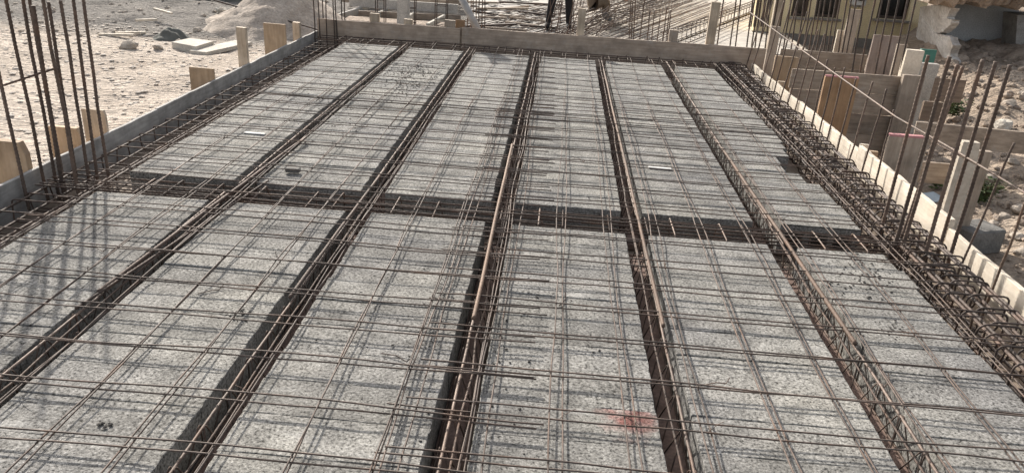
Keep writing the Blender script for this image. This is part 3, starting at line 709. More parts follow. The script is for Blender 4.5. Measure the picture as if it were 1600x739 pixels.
# ------------------------------------------------------------------ stones, weeds, rubble on the right
def rock_mesh(seed, mat=STONE):
    bm = bmesh.new(); bmesh.ops.create_icosphere(bm, subdivisions=3, radius=1)
    for v_ in bm.verts:
        p = v_.co.copy(); k = 1 + .35 * noise.noise(p * 1.2 + Vector((seed * 9, 0, 0))) + .12 * noise.noise(p * 3.2 + Vector((0, seed * 5, 0)))
        q_ = p * k
        for ax in range(5):
            rs = random.Random(seed * 17 + ax); nn = Vector((rs.gauss(0, 1), rs.gauss(0, 1), rs.gauss(0, 1))).normalized(); dd = q_.dot(nn)
            if dd > .72: q_ -= nn * (dd - .72) * .85
        v_.co = Vector((q_.x, q_.y * .85, q_.z * .62))
    me = bpy.data.meshes.new('rock'); bm.to_mesh(me); bm.free(); me.materials.append(mat); return me
ROCKS = [rock_mesh(s) for s in range(1, 7)]
def rock(px, py, size, label, group=None, mat=None, var=None, sq=(1, 1, 1)):
    p = gat(px, py); o = bpy.data.objects.new('rock', ROCKS[(var if var is not None else random.randrange(6))]); COL.objects.link(o)
    o.location = (p.x, p.y, p.z + size * .22); o.scale = (size * sq[0], size * sq[1], size * sq[2]); o.rotation_euler = (rn(.4), rn(.4), rn(3))
    if mat: o.material_slots[0].link = 'OBJECT'; o.material_slots[0].material = mat
    return tag(o, label, 'rock', group)
SR = 'stones on the soil slope at right'
rock(1562, 202, .13, 'cream flat-sided stone lying on the slope above the long plank', SR, CONC_PALE, 1, (1, .6, 1))
rock(1575, 165, .08, 'pale stone above and right of the cream stone', SR, None, 2)
rock(1598, 150, .07, 'pale stone at the right picture edge on the slope', SR, None, 0)
rock(1440, 138, .07, 'grey lump between post and bars on the slope', SR, CONC, 3)
rock(1530, 128, .05, 'small pale stone high on the slope behind the starter bars', SR, None, 4)
rock(1550, 280, .07, 'rounded stone right of the weed', SR, None, 5)
rock(1582, 255, .06, 'brown stone above the rounded stone', SR, None, 1)
rock(1592, 330, .08, 'large stone at the right edge below the tie bar', SR, None, 2)
for i, (px, py, s, lab) in enumerate([(1568, 342, .06, 'stone left of the large right-edge stone'), (1552, 352, .05, 'small stone near the grey block, upper'), (1560, 372, .055, 'stone touching the top of the grey block'),
        (1588, 372, .06, 'stone right of the grey block'), (1597, 398, .07, 'lowest stone at the right edge'), (1545, 318, .045, 'small stone below the weed')]):
    rock(px, py, s, lab, SR, None, i % 6)
p = gat(1530, 400)
m_ = MB(); m_.box((p.x, p.y + .15, p.z + .10), (.34, .26, .20), Matrix.Rotation(.35, 3, 'Z'), ch=.012); tag(m_.build('concrete_lump', DARKCONC), 'dark grey concrete block lying in the trench at right', 'concrete block')
p = gat(1452, 312)
m_ = MB(); m_.box((p.x, p.y, p.z + .02), (.28, .16, .012), Matrix.Rotation(.5, 3, 'Z') @ Matrix.Rotation(.15, 3, 'X'), ch=.002); tag(m_.build('scrap_sheet', BLUESHEET), 'pale bluish scrap sheet in the trench', 'scrap')
# loose rubble as ground cover
rb = MB(); bmr = [bmesh.new() for _ in range(3)]
shapes = []
for k, b_ in enumerate(bmr):
    bmesh.ops.create_icosphere(b_, subdivisions=1, radius=1); b_.verts.index_update()
    shapes.append(([v_.co * (1 + .5 * noise.noise(v_.co * 1.5 + Vector((k * 4, 0, 0)))) for v_ in b_.verts], [[v_.index for v_ in f.verts] for f in b_.faces])); b_.free()
def scatter(mb, n, pick, s0, s1, flat=.7):
    for _ in range(n):
        x, y_ = pick(); z = gz(x, y_); s = s0 * (s1 / s0) ** (random.random() ** 2.2); vs, fs = random.choice(shapes)
        Rm = Matrix.Rotation(random.random() * 6, 3, 'Z') @ Matrix.Rotation(random.random() * 6, 3, 'X')
        mb.add([Vector((q_.x, q_.y, q_.z * flat)) * s + Vector((x, y_, z + s * .2)) for q_ in (Rm @ v_ for v_ in vs)], fs)
def pick_r():
    while True:
        x = random.uniform(2.6, 9); y_ = random.uniform(3, 12.5)
        if x > 2.6 + max(0, y_ - 8.5) * .9 and random.random() < (.35 + .65 * max(0, min(1, .5 + fbm(x, y_, 4)))): return x, y_
scatter(rb, 6500, pick_r, .010, .062)
tag(rb.build('rubble', RUBBLE), 'loose brown rubble and clods covering the right slope', 'rubble', kind='stuff')
lb = MB(); sc_ = MB(); scatter(sc_, 5000, lambda: (random.uniform(-9, -3.1), random.uniform(3, 11.8)), .008, .04, .28)
tag(sc_.build('dirt', SANDCLOD), 'trampled sandy clods covering the ground at left', 'clods', kind='stuff')
scatter(lb, 500, lambda: (random.uniform(-12, -3.1), random.uniform(3, 12.5)), .006, .024)
scatter(lb, 500, lambda: (random.uniform(-11, -3.3), random.uniform(10.5, 18)), .012, .055)
tag(lb.build('gravel', STONE), 'loose pebbles and clods on the sandy ground at left', 'gravel', kind='stuff')

def weed(px, py, h, n, label):
    p = gat(px, py); R = Root('weed', p); f = MB(); st = MB()
    for k in range(n):
        a = random.random() * 6.28; ln = h * random.uniform(.5, 1.1); sp = random.uniform(.15, .8)
        tip = p + Vector((math.cos(a) * ln * sp, math.sin(a) * ln * sp, ln))
        st.tube([p, p.lerp(tip, .5) + Vector((0, 0, .15 * ln)), tip], .003, 4)
        for j in range(9):
            c = p.lerp(tip, random.uniform(.25, 1)) + Vector((rn(.05), rn(.05), rn(.04))); s = random.uniform(.015, .04)
            Rm = Matrix.Rotation(random.random() * 6, 3, 'Z') @ Matrix.Rotation(rn(1.2), 3, 'X')
            f.add([c + Rm @ Vector(q_) for q_ in ((-s, 0, 0), (0, -s * .4, .004), (s, 0, 0), (0, s * .4, .004))], [[0, 1, 2, 3]])
    st.build('stem', STEM, R); f.build('foliage', LEAF, R); tag(R, label, 'weed', 'weeds on the right slope')
weed(1488, 182, .22, 34, 'small green weed behind the touching pair of bars')
weed(1532, 318, .24, 40, 'larger green weed right of the split post')
weed(1462, 292, .16, 22, 'low weed left of the split post')

# ------------------------------------------------------------------ house, ruined wall
YH = 14.6
xa, xb_ = at(1180, 30, Y=YH).x, at(1441, 40, Y=YH).x
R = Root('yellow_house', ((xa + xb_) / 2, YH, -.7))
zd = at(1300, 57, Y=YH).z
wins = []
for px0, px1, pyb in ((1237, 1263, 27), (1274, 1311, 28.5), (1372, 1421, 31)):
    a = at(px0, 15, Y=YH); b = at(px1, 15, Y=YH); c = at((px0 + px1) / 2, pyb, Y=YH); wins.append((a.x, b.x, c.z, c.z + 1.15))
m_ = MB(); X = [xa] + [v_ for w_ in wins for v_ in w_[:2]] + [xb_]
zt = 3.2
for i in range(len(X) - 1):
    if i % 2 == 0: m_.box(((X[i] + X[i + 1]) / 2, YH + .11, (zd + zt) / 2), (X[i + 1] - X[i], .22, zt - zd))
    else:
        w_ = wins[i // 2]; m_.box(((X[i] + X[i + 1]) / 2, YH + .11, (zd + w_[2]) / 2), (X[i + 1] - X[i], .22, w_[2] - zd)); m_.box(((X[i] + X[i + 1]) / 2, YH + .11, (w_[3] + zt) / 2), (X[i + 1] - X[i], .22, zt - w_[3]))
SK = 2.3                                    # the side wall runs back to the right, the plot is skewed
def fp(d): return [(xa - d, YH - d), (xb_ + d, YH - d), (xb_ + d, YH + 5.4 + d), (xa + SK - d, YH + 5.4 + d)]
m_.prism([(xa, YH + .222), (xa + .25, YH + .222), (xa + SK + .25, YH + 5.2), (xa + SK, YH + 5.2)], 'Z', zd, zt)
m_.box((xb_ - .11, YH + 2.72, (zd + zt) / 2), (.22, 4.99, zt - zd)); m_.box(((xa + SK + xb_) / 2, YH + 5.31, (zd + zt) / 2), (xb_ - xa - SK, .2, zt - zd))
m_.build('wall', YELLOW, R)
m_ = MB(); m_.prism(fp(.02), 'Z', -.9, zd - .003); m_.build('dado', DADO, R)
m_ = MB(); m_.prism(fp(.25), 'Z', zt + .002, zt + .16); m_.build('roof', CONC, R)
for x0, x1, z0, z1 in wins:
    f = MB(); t_ = .05
    for c, s in (((x0 + t_ / 2, z0 / 2 + z1 / 2), (t_, z1 - z0)), ((x1 - t_ / 2, z0 / 2 + z1 / 2), (t_, z1 - z0)), (((x0 + x1) / 2, z0 + t_ / 2), (x1 - x0 - 2 * t_, t_)), (((x0 + x1) / 2, z1 - t_ / 2), (x1 - x0 - 2 * t_, t_))):
        f.box((c[0], YH + .09, c[1]), (s[0], .06, s[1]))
    fo = f.build('window', WFRAME, R)
    f = MB(); f.box(((x0 + x1) / 2, YH + .12, (z0 + z1) / 2), (x1 - x0 - .09, .012, z1 - z0 - .09)); f.build('pane', GLASS, Sub(fo, R))
    f = MB(); f.box(((x0 + x1) / 2, YH - .03, z0 - .025), (x1 - x0 + .12, .10, .04), ch=.005); f.build('sill', DADO, Sub(fo, R))
tag(R, 'yellow rendered house with dark windows behind the formwork at right', 'house')
a = at(1325, 7, Y=YH); b = at(1344, 7, Y=YH); wd_ = b.x - a.x
R = Root('air_conditioner', ((a.x + b.x) / 2, YH - .18, a.z))
m_ = MB(); m_.box(((a.x + b.x) / 2, YH - .16, a.z + .22), (wd_, .24, .42), ch=.01); m_.build('casing', ACWHITE, R)
m_ = MB(); m_.tube([((a.x + b.x) / 2, YH - .282, a.z + .22), ((a.x + b.x) / 2, YH - .300, a.z + .22)], .13, 16); m_.build('fan_grille', WFRAME, R)
m_ = MB()
for xx in (a.x + .06, b.x - .06): m_.box((xx, YH - .13, a.z - .01), (.03, .26, .03))
m_.build('bracket', GREYPIPE, R)
tag(R, 'white air conditioner unit hung on the yellow house wall', 'air conditioner')

def slab_px(name, poly, Y, th, mat, label, cat, kind=None, noise_amp=.0):
    pts = []
    for i, (px, py) in enumerate(poly):
        q_ = at(px, py, Y=Y); pts.append((q_.x, q_.z))
    if noise_amp:
        out = []
        for (x0, z0), (x1, z1) in zip(pts, pts[1:] + pts[:1]):
            for k in range(5):
                t = k / 5; out.append((x0 + (x1 - x0) * t + rn(noise_amp), z0 + (z1 - z0) * t + rn(noise_amp)))
        pts = out
    m_ = MB(); m_.prism(pts, 'Y', Y, Y + th); return tag(m_.build(name, mat), label, cat, kind=kind)
pts = [(1433, 112), (1431, 60), (1438, 12), (1462, 8), (1488, 12), (1483, 20), (1479, 28), (1487, 32), (1485, 38), (1476, 48), (1470, 51), (1463, 53), (1474, 56), (1484, 58), (1489, 72), (1485, 80), (1484, 87), (1490, 96), (1490, 118)]
q3 = [at(px, py, Y=12.9 - (px - 1437) / 51 * 1.5) for px, py in pts]
fine = []
for p_, r_ in zip(q3, q3[1:] + q3[:1]):
    for k in range(4): u = p_.lerp(r_, k / 4); fine.append(u + Vector((0, rn(.018), rn(.012))))
m_ = MB(); n = len(fine)
m_.add(fine + [u + Vector((.11, rn(.01), rn(.01))) for u in fine], [list(range(n)), list(range(2 * n - 1, n - 1, -1))] + [[i, (i + 1) % n, n + (i + 1) % n, n + i] for i in range(n)])
tag(m_.build('ruined_wall', PLASTER), 'broken white plastered wall with a jagged right edge', 'ruined wall')
slab_px('rendered_wall', [(1470, 110), (1470, -40), (1592, -40), (1592, 100)], 12.5, .2, SHADEWALL, 'smooth blue-grey wall in shade behind the broken wall', 'wall')
slab_px('wall_pier', [(1584, 110), (1590, 24), (1640, 24), (1640, 110)], 11.9, .4, CONC_FOOT, 'dark pier at the right end of the blue-grey wall', 'pier')
# broken floor slab lying on top, carrying earth
def heap(name, x0, x1, y0, y1, f, mat, label, cat, kind=None, step=.09):
    nxh = int((x1 - x0) / step) + 1; nyh = int((y1 - y0) / step) + 1; m_ = MB()
    m_.v = [Vector((x0 + (x1 - x0) * i / (nxh - 1), y0 + (y1 - y0) * j / (nyh - 1), 0)) for j in range(nyh) for i in range(nxh)]
    for v_ in m_.v: v_.z = f(v_.x, v_.y)
    m_.f = [[j * nxh + i, j * nxh + i + 1, (j + 1) * nxh + i + 1, (j + 1) * nxh + i] for j in range(nyh - 1) for i in range(nxh - 1)]; m_.mi = [0] * len(m_.f)
    return tag(m_.build(name, mat, smooth=True), label, cat, kind=kind)
a = at(1438, 14, Y=11.6); b = at(1660, 24, Y=11.6)
m_ = MB(); n = 46
prof = []
for i in range(n + 1):
    x = a.x + (b.x - a.x) * i / n; zlo = a.z + (b.z - a.z) * i / n + .10 + .10 * fbm(i * .3, 2) ; zhi = zlo + .45 + .12 * fbm(i * .25, 8)
    yf = 11.35 + .18 * fbm(i * .35, 5); yk = 13.2
    prof.append([(x, yf + .06, zlo), (x, yf - .05 + .05 * fbm(i * .8, 1), zlo + .14), (x, yf + .06 * fbm(i * .6, 3), zlo + .3), (x, yf + .15, zhi), (x, yk, zhi + .15), (x, yk, zlo)])
vs = [p_ for r_ in prof for p_ in r_]
m_.add(vs, [[i * 6 + k, i * 6 + (k + 1) % 6, (i + 1) * 6 + (k + 1) % 6, (i + 1) * 6 + k] for i in range(n) for k in range(6)] + [[0, 1, 2, 3, 4, 5], [n * 6 + k for k in range(6)]])
tag(m_.build('broken_slab', RUBBLE), 'crumbling brown slab of earth and concrete over the ruined wall', 'broken slab')
# spoil bank at the foot of the walls
c0 = at(1540, 88, Y=12.0)
heap('spoil_bank', c0.x - 1.6, c0.x + 2.2, 10.6, 12.45, lambda x, y_: gz(x, y_) - .08 + (.16 * sstep(10.6, 12.2, y_) * sstep(c0.x - 1.6, c0.x - .2, x) + .1 * fbm(x * 2, y_ * 2, 7) + .06 * fbm(x * 6, y_ * 6, 1)) * sstep(10.6, 11, y_), RUBBLE, 'bank of brown spoil at the foot of the blue-grey wall', 'spoil bank', step=.06)
for i, (px, py, s, lab) in enumerate([(1430, 66, .22, 'broken stone lump left of the ruined wall'), (1418, 52, .2, 'brown lump below the third house window'), (1400, 60, .25, 'lump of rubble before the house dado'), (1375, 62, .22, 'rubble lump behind the pinkish plank'), (1500, 95, .12, 'stone at the foot of the ruined wall')]):
    rock(px, py, s, lab, 'rubble lumps before the yellow house', RUBBLE, i)

# ------------------------------------------------------------------ rear bars right (beyond the plank wall)
BG = 'upright bars standing behind the plank wall'
for i, (t, b) in enumerate([((1268, 0), (1252, 95)), ((1277, 0), (1262, 90)), ((1283, 0), (1268, 92)), ((1290, 0), (1273, 92)), ((1299, 0), (1285, 92)), ((1306, 0), (1291, 93)), ((1313, 0), (1297, 95)), ((1338, 0), (1320, 98)), ((1350, 0), (1331, 112)), ((1367, 0), (1343, 115)), ((1390, 0), (1367, 116)), ((1404, 0), (1380, 117)), ((1419, 0), (1393, 118)), ((1431, 0), (1405, 119))]):
    Y = 8.35 if i > 7 else 10.0
    B = at(*b, Y=Y); T = at(*t, Y=Y); d = T - B; T = B + d * 1.35; B = B - d * .6
    rebar(wavy(B, T, 6, .008), .0092, DARKSTEEL, 'starter_bar', f'{ORD[i + 1]} upright bar from the left behind the plank wall', 'reinforcing bar', BG, n=6)
for i, (t, b) in enumerate([((1216, 0), (1199, 92)), ((1226, 0), (1210, 96)), ((1236, 0), (1221, 98)), ((1247, 0), (1233, 98)), ((1257, 0), (1243, 98)), ((1323, 0), (1308, 96)), ((1330, 0), (1314, 96)), ((1379, 0), (1354, 116))]):
    Y = 9.75; B = at(*b, Y=Y); T = at(*t, Y=Y); d = T - B
    rebar(wavy(B - d * .6, T + d * .4, 6, .008), .0088, DARKSTEEL, 'starter_bar', f'{ORD[i + 1]} bar from the left right behind the sunlit rear plank', 'reinforcing bar', 'bars right behind the sunlit rear plank', n=6)
DG = 'crowd of bars standing behind the far right corner'
for i in range(9):
    px = 1176 + i * 3.6 + rn(1); Y = 13.9 + rn(.3)
    B = at(px - 5, 34, Y=Y); T = at(px, 0, Y=Y); d = T - B
    rebar(wavy(B - d * .25, T + d * 1.2, 5, .01), .012, DARKSTEEL, 'starter_bar', f'{ORD[i + 1]} bar from the left in the crowd beyond the plywood deck', 'reinforcing bar', DG, n=5)

# ------------------------------------------------------------------ neighbouring bay: plywood deck, rebar mat, cages
ZD = -.30
def quad_deck(name, pxs, z, th, mat, label, cat):
    P = [at(px, py, z=z) for px, py in pxs]; n = len(P); m_ = MB()
    m_.add([p_ for p_ in P] + [p_ - Vector((0, 0, th)) for p_ in P], [list(range(n)), list(range(2 * n - 1, n - 1, -1))] + [[i, (i + 1) % n, n + (i + 1) % n, n + i] for i in range(n)])
    return tag(m_.build(name, mat), label, cat)
quad_deck('plywood_deck', [(1020, 82), (1176, 22), (1262, 86)], -.26, .02, DECKPLY, 'sunlit plywood deck behind the far right corner', 'plywood deck')
P = [at(px, py, z=-.26) for px, py in ((1176, 22), (1262, 86))]
# joints of the deck are open gaps: thin battens
m_ = MB(); a = P[0]; b = P[1]; d = b - a
m_.box(((a + b) / 2 + Vector((.05, .0, -.1))), (d.length, .05, .24), Matrix.Rotation(math.atan2(d.y, d.x), 3, 'Z')); tag(m_.build('deck_edge_board', BOARD_PALE), 'pale edge board on the right side of the plywood deck', 'board')
quad_deck('rebar_deck', [(880, 80), (905, -60), (1205, -60), (1172, 20), (1010, 84)], -.34, .02, DECKPLY, 'pale deck under the mat of parallel bars', 'plywood deck')
# mat of parallel bars
d0 = at(1000, 70, z=-.28); d1 = at(1172, -2, z=-.28); u = (d1 - d0); u.z = 0; u.normalize(); vdir = Vector((-u.y, u.x, 0))
R = Root('rebar_mat', d0)
for k in range(48):
    s0 = d0 + vdir * ((.068 + .006 * math.sin(k * 1.7)) * k - .1) + u * (-.9 + rn(.15) - .02 * k); s1 = s0 + u * (9 + rn(.4))
    c = MB(); c.tube([s0 + Vector((0, 0, rn(.006))), s0.lerp(s1, .5) + Vector((0, 0, rn(.006))), s1], .0075, 5); c.build('mat_bar', RUST if k % 3 else CHORD, R, True)
tag(R, 'mat of close parallel bars on the deck behind the far board', 'rebar mat')
def cage(p0, p1, wdt, h, n, mat, label, r=.006, name='beam_cage'):
    p0, p1 = Vector(p0), Vector(p1); d = p1 - p0; L = d.length; d.normalize(); s = Vector((-d.y, d.x, 0)).normalized(); up = Vector((0, 0, 1))
    R = Root(name, p0)
    for k in range(n):
        c0 = p0 + d * (L * (k + .5) / n) ; m_ = MB()
        m_.tube([c0 + s * (wdt / 2 * a) + up * (h * b) for a, b in ((-1, 0), (1, 0), (1, 1), (-1, 1))], r, 5, closed=True); m_.build('stirrup', mat, R)
    for a, b in ((-1, 0), (1, 0), (-1, 1), (1, 1), (0, 1)):
        m_ = MB(); m_.tube([p0 + s * (wdt / 2 * a) + up * (h * b), p1 + s * (wdt / 2 * a) + up * (h * b)], r * 1.5, 5); m_.build('long_bar', mat, R)
    return tag(R, label, 'rebar cage', 'cages lying on the neighbouring deck')
cage(at(1040, 76, z=-.24), at(1215, 6, z=-.24), .22, .22, 34, DARKSTEEL, 'beam cage between the bar mat and the plywood deck')
cage(at(962, 50, z=-.26), at(1100, -14, z=-.26), .34, .22, 30, DARKSTEEL, 'beam cage along the upper side of the bar mat')
cage(at(930, 40, z=-.26), at(1040, -16, z=-.26), .36, .22, 26, DARKSTEEL, 'second beam cage left of the bar mat')
cage(at(985, 5, z=-.26), at(1080, -40, z=-.26), .4, .24, 24, DARKSTEEL, 'farthest beam cage above the bar mat')
SG = 'short bars standing in front of the bar mat'
for i, (t, b) in enumerate([((985.5, 0), (983, 61)), ((989, 4), (986, 61)), ((993, 0), (990, 61)), ((1007, 0), (1000, 62)), ((1016, 17), (1011, 63)), ((1023, 19), (1018, 63)), ((1032, 22), (1027, 64)), ((1042, 12), (1036, 65)), ((1046, 20), (1041, 65)), ((1049, 16), (1043, 65))]):
    B = at(*b, Y=10.6); T = at(*t, Y=10.6); d = T - B; rebar(wavy(B - d * .5, T, 5, .008), .0068, RUST, 'starter_bar', f'{ORD[i + 1]} short bar from the left before the bar mat', 'reinforcing bar', SG, n=5)
# loose bundle of bars fanning out in the middle
bl = MB(); FB = 'loose bars fanning out behind the tall middle stake'
for i in range(30):
    px = 868 + random.random() * 62; B = at(px + rn(8), 58 + rn(8), z=-.30); T = at(px + 26 + random.random() * 75, 18 + rn(16), z=-.15 + random.random() * .35)
    c = MB(); c.tube([B, B.lerp(T, .5) + Vector((rn(.04), 0, rn(.05))), T], .006, 5)
    tag(c.build('loose_bar', RUST if i % 2 else CHORD), 'rusty loose bar in the fan behind the tall middle stake', 'reinforcing bar', FB)
for i in range(12):
    px = 850 + i * 5.2; Y = 10.7 + random.random() * .8
    B = at(px + rn(3), 57, Y=Y); T = at(px + 12 + rn(14), -4, Y=Y)
    rebar(wavy(B - (T - B) * .3, T, 5, .02), .0055, RUST, 'starter_bar', 'thin upright bar standing before the dark trousers', 'reinforcing bar', 'upright bars standing before the workers', n=5)

# white cluttered slab, left of the workers
quad_deck('pale_slab', [(738, 62), (728, -60), (905, -60), (885, 74)], -.30, .08, CONC, 'bright cluttered concrete slab behind the far board', 'concrete slab')
SCR = 'dark scrap planks littering the bright slab'
for i, (px, py, l, a, w_) in enumerate([(765, 40, 1.0, .55, .07), (785, 14, 1.1, .5, .08), (800, 26, .5, -.1, .05), (830, 6, 1.4, .35, .07), (745, 4, .9, .2, .06), (815, 38, .6, -.25, .05), (838, 22, .8, -.5, .05), (770, 28, .5, .05, .04), (790, 46, .7, -.1, .04), (840, 42, .6, -.15, .04), (808, 12, .7, .9, .05), (826, 31, .7, -.2, .04), (752, 20, .5, -.3, .04)]):
    p = at(px, py, z=-.27); m_ = MB(); m_.box(p + Vector((0, 0, .0)), (l, w_, .035), Matrix.Rotation(a, 3, 'Z') @ Matrix.Rotation(rn(.02), 3, 'Y'), ch=.003)
    tag(m_.build('scrap_plank', PLANK_OLD if i % 3 else DARKSTEEL), f'dark scrap stick on the bright slab, {ORD[i + 1]} in size and spot order' if False else ['bent dark stick nearest the grey prop', 'long dark plank across the upper bright slab', 'short dark stick in the middle of the bright slab', 'long plank at the top of the bright slab', 'dark stick right of the grey prop top', 'stick low on the bright slab', 'stick slanting before the worker', 'small stick above the bent dark stick', 'thin stick along the near edge of the bright slab', 'thin stick at the foot of the worker', 'steep stick crossing the long plank', 'thin stick left of the worker', 'short stick beside the orange bars'][i], 'scrap timber', SCR)
cr = MB(); PAT = [at(px, py, z=-.3) for px, py in ((740, 55), (735, -20), (890, -20), (880, 60))]
for _ in range(420):
    s, t = random.random(), random.random(); p = PAT[0].lerp(PAT[3], s).lerp(PAT[1].lerp(PAT[2], s), t); sc = random.uniform(.01, .05); vs, fs = random.choice(shapes)
    cr.add([Vector((v_.x * 2.2, v_.y, v_.z * .4)) * sc + p for v_ in vs], fs)
tag(cr.build('debris', CRUMB), 'dark chips littering the bright slab', 'debris', kind='stuff')
OB = 'upright bars beside the grey prop'
for i, px in enumerate([729, 734, 738, 743, 747, 752, 756]):
    B = at(px + 1, 45, Y=11.0); T = at(px + 2, -20, Y=11.0); rebar(wavy(B - (T - B) * .3, T, 4, .01), .0075, RUST_ORANGE if i < 4 else RUST, 'starter_bar', f'{ORD[i + 1]} upright bar from the left beside the grey prop', 'reinforcing bar', OB, n=5)
# leaning prop
a = at(748, 50, Y=9.95); b = at(717, -10, Y=10.05); d = b - a
R = Root('leaning_prop', a - d * .3)
m_ = MB(); m_.tube([a - d * .3, a + d * 1.0], .045, 12); m_.build('outer_tube', GREYPIPE, R, True)
m_ = MB(); m_.tube([a + d * .98, a + d * 2.2], .034, 12); m_.build('inner_tube', GREYPIPE, R, True)
m_ = MB(); m_.box(a - d * .3, (.13, .13, .012)); m_.build('base_plate', GREYPIPE, R)
tag(R, 'grey steel prop leaning over the joint of the far boards', 'prop')

# ------------------------------------------------------------------ foundations behind the far left corner
FO = 'low formwork beams behind the far left corner'
def beam_px(p0, p1, z, wdt, h, mat, label, name='ground_beam', cat='ground beam', group=FO):
    a = at(*p0, z=z); b = at(*p1, z=z); d = b - a
    m_ = MB(); m_.box((a + b) / 2 - Vector((0, 0, h / 2)), (d.length, wdt, h), Matrix.Rotation(math.atan2(d.y, d.x), 3, 'Z'), ch=.01)
    return tag(m_.build(name, mat), label, cat, group)
beam_px((420, 10), (482, 13), -.30, .06, .12, CONC, 'nearest of two parallel pale planks above the sand heap')
beam_px((437, 1), (483, 3), -.30, .06, .12, CONC, 'farther of two parallel pale planks above the sand heap')
beam_px((466, 27), (498, 14), -.30, .06, .12, CONC, 'pale ground plank running back left of the corner bars')
beam_px((472, 11), (486, 4), -.30, .06, .12, CONC, 'short pale plank joining the two parallel planks')
beam_px((526, 23), (575, 8), -.30, .06, .12, CONC, 'pale ground plank running back right of the corner bars')
beam_px((590, 20), (606, 13), -.30, .06, .12, CONC_PALE, 'bright short beam behind the leftmost peg')
beam_px((624, 34), (648, 18), -.30, .06, .12, CONC_PALE, 'bright lumpy beam beside the grey column foot')
beam_px((668, 37), (696, 22), -.30, .06, .12, CONC_PALE, 'bright beam right of the grey column')
beam_px((540, 28), (720, 40), -.36, .5, .1, RUBBLE, 'brown earth strip just behind the far board', 'earth_strip', 'earth strip')
beam_px((560, 17), (720, 24), -.30, .06, .12, PLANK_OLD, 'dark long plank behind the leftmost pegs')
m_ = MB(); p = at(657, 42, z=-.4); m_.box((p.x, 11.9, .78), (.17, .17, 2.46), ch=.01); tag(m_.build('grey_column', CONC), 'slim grey concrete column behind the far board', 'column')
def vcage(px, py, Y, wdt, label, h=1.9):
    p = at(px, py, Y=Y); R = Root('column_cage', (p.x, Y, -.4))
    for a in (-1, 1):
        for b in (-1, 1):
            m_ = MB(); m_.tube([(p.x + a * wdt / 2, Y + b * wdt / 2, -.4), (p.x + a * wdt / 2 + rn(.02), Y + b * wdt / 2, h)], .009, 5); m_.build('upright_bar', DARKSTEEL, R)
    for k in range(9):
        z = -.2 + k * .22; m_ = MB(); m_.tube([(p.x + a * wdt / 2, Y + b * wdt / 2, z) for a, b in ((-1, -1), (1, -1), (1, 1), (-1, 1))], .005, 4, closed=True); m_.build('tie', DARKSTEEL, R)
    tag(R, label, 'rebar cage', 'column cages behind the far left corner')
vcage(595, 15, 13.2, .14, 'column cage left of the grey column, farther one')
vcage(644, 15, 12.4, .10, 'column cage touching the left side of the grey column')
vcage(690, 10, 13.0, .18, 'column cage right of the grey column')
# grey-green stacked mesh far behind
gx0 = at(555, 8, Y=15.5); gx1 = at(715, 8, Y=15.5)
for k in range(7):
    m_ = MB(); m_.box(((gx0.x + gx1.x) / 2 + rn(.2), 14.6 + k * .35, -.2 + .02 * rn(1)), (gx1.x - gx0.x, .05, .16), Matrix.Rotation(rn(.02), 3, 'Z'))
    tag(m_.build('form_plank', PLANK_OLD if k % 2 else CONC), f'{ORD[k + 1]} of the parallel far planks seen left and right of the grey column', 'plank', 'parallel planks far behind the grey column')

# ------------------------------------------------------------------ left background: sand heap, tarp heap, slabs, rocks
c = at(392, 50, z=-.42)
def cone(x, y_):
    dx, dy = (x - c.x - .2) / 1.25, (y_ - c.y - .9) / 1.5; r = math.hypot(dx, dy)
    return gz(x, y_) - .05 + max(0, .80 * (1 - r) + .06 * fbm(x * 2, y_ * 2, 1) + .03 * fbm(x * 7, y_ * 7, 1)) * (1 if r < 1.1 else 0)
heap('sand_heap', c.x - 1.6, c.x + 2.0, c.y - 1.0, c.y + 2.8, cone, SANDPILE, 'grey sand heap beyond the left board', 'sand heap', step=.06)
c2 = at(250, 62, z=-.42)
def tarp(x, y_):
    dx, dy = (x - c2.x) / .30, (y_ - c2.y - .32) / .30; r = math.hypot(dx, dy)
    return gz(x, y_) - .04 + .17 * max(0, 1 - r ** 1.6) + (.05 * fbm(x * 6, y_ * 3, 2) + .03 * math.sin(y_ * 40 + x * 8)) * max(0, 1.1 - r)
heap('tarp_heap', c2.x - .5, c2.x + .5, c2.y - .1, c2.y + .8, tarp, TARP, 'heap under a folded grey-green tarpaulin on the sandy ground', 'tarpaulin heap', step=.025)
def slab_on(pxs, h, mat, label, lift=.0):
    P = [gat(px, py) for px, py in pxs]; z = max(p_.z for p_ in P) + h + lift; Q = [at(px, py, z=z) for px, py in pxs]
    m_ = MB(); n = len(Q); m_.add(Q + [q_ - Vector((0, 0, h)) for q_ in Q], [list(range(n)), list(range(2 * n - 1, n - 1, -1))] + [[i, (i + 1) % n, n + (i + 1) % n, n + i] for i in range(n)])
    return tag(m_.build('concrete_slab', mat), label, 'concrete slab', 'concrete slabs lying on the sand')
slab_on([(268, 66), (296, 60), (334, 64.5), (306, 73)], .10, CONC_PALE, 'squarish pale concrete slab lying on the sand')
slab_on([(296, 79), (368, 63), (394, 66), (322, 82)], .05, CONC_PALE, 'long pale concrete slab lying on the sand')
rock(200, 75, .11, 'large brown boulder left of the pale slabs', 'rocks on the sandy ground', None, 2, (1.3, 1, 1))
rock(248, 76, .07, 'smaller brown rock between boulder and slabs', 'rocks on the sandy ground', None, 4)
rock(308, 50, .08, 'pale rock behind the squarish slab', 'rocks on the sandy ground', None, 1)
rock(348, 20, .12, 'pale lump on the left flank of the sand heap', 'rocks on the sandy ground', CONC_PALE, 3)
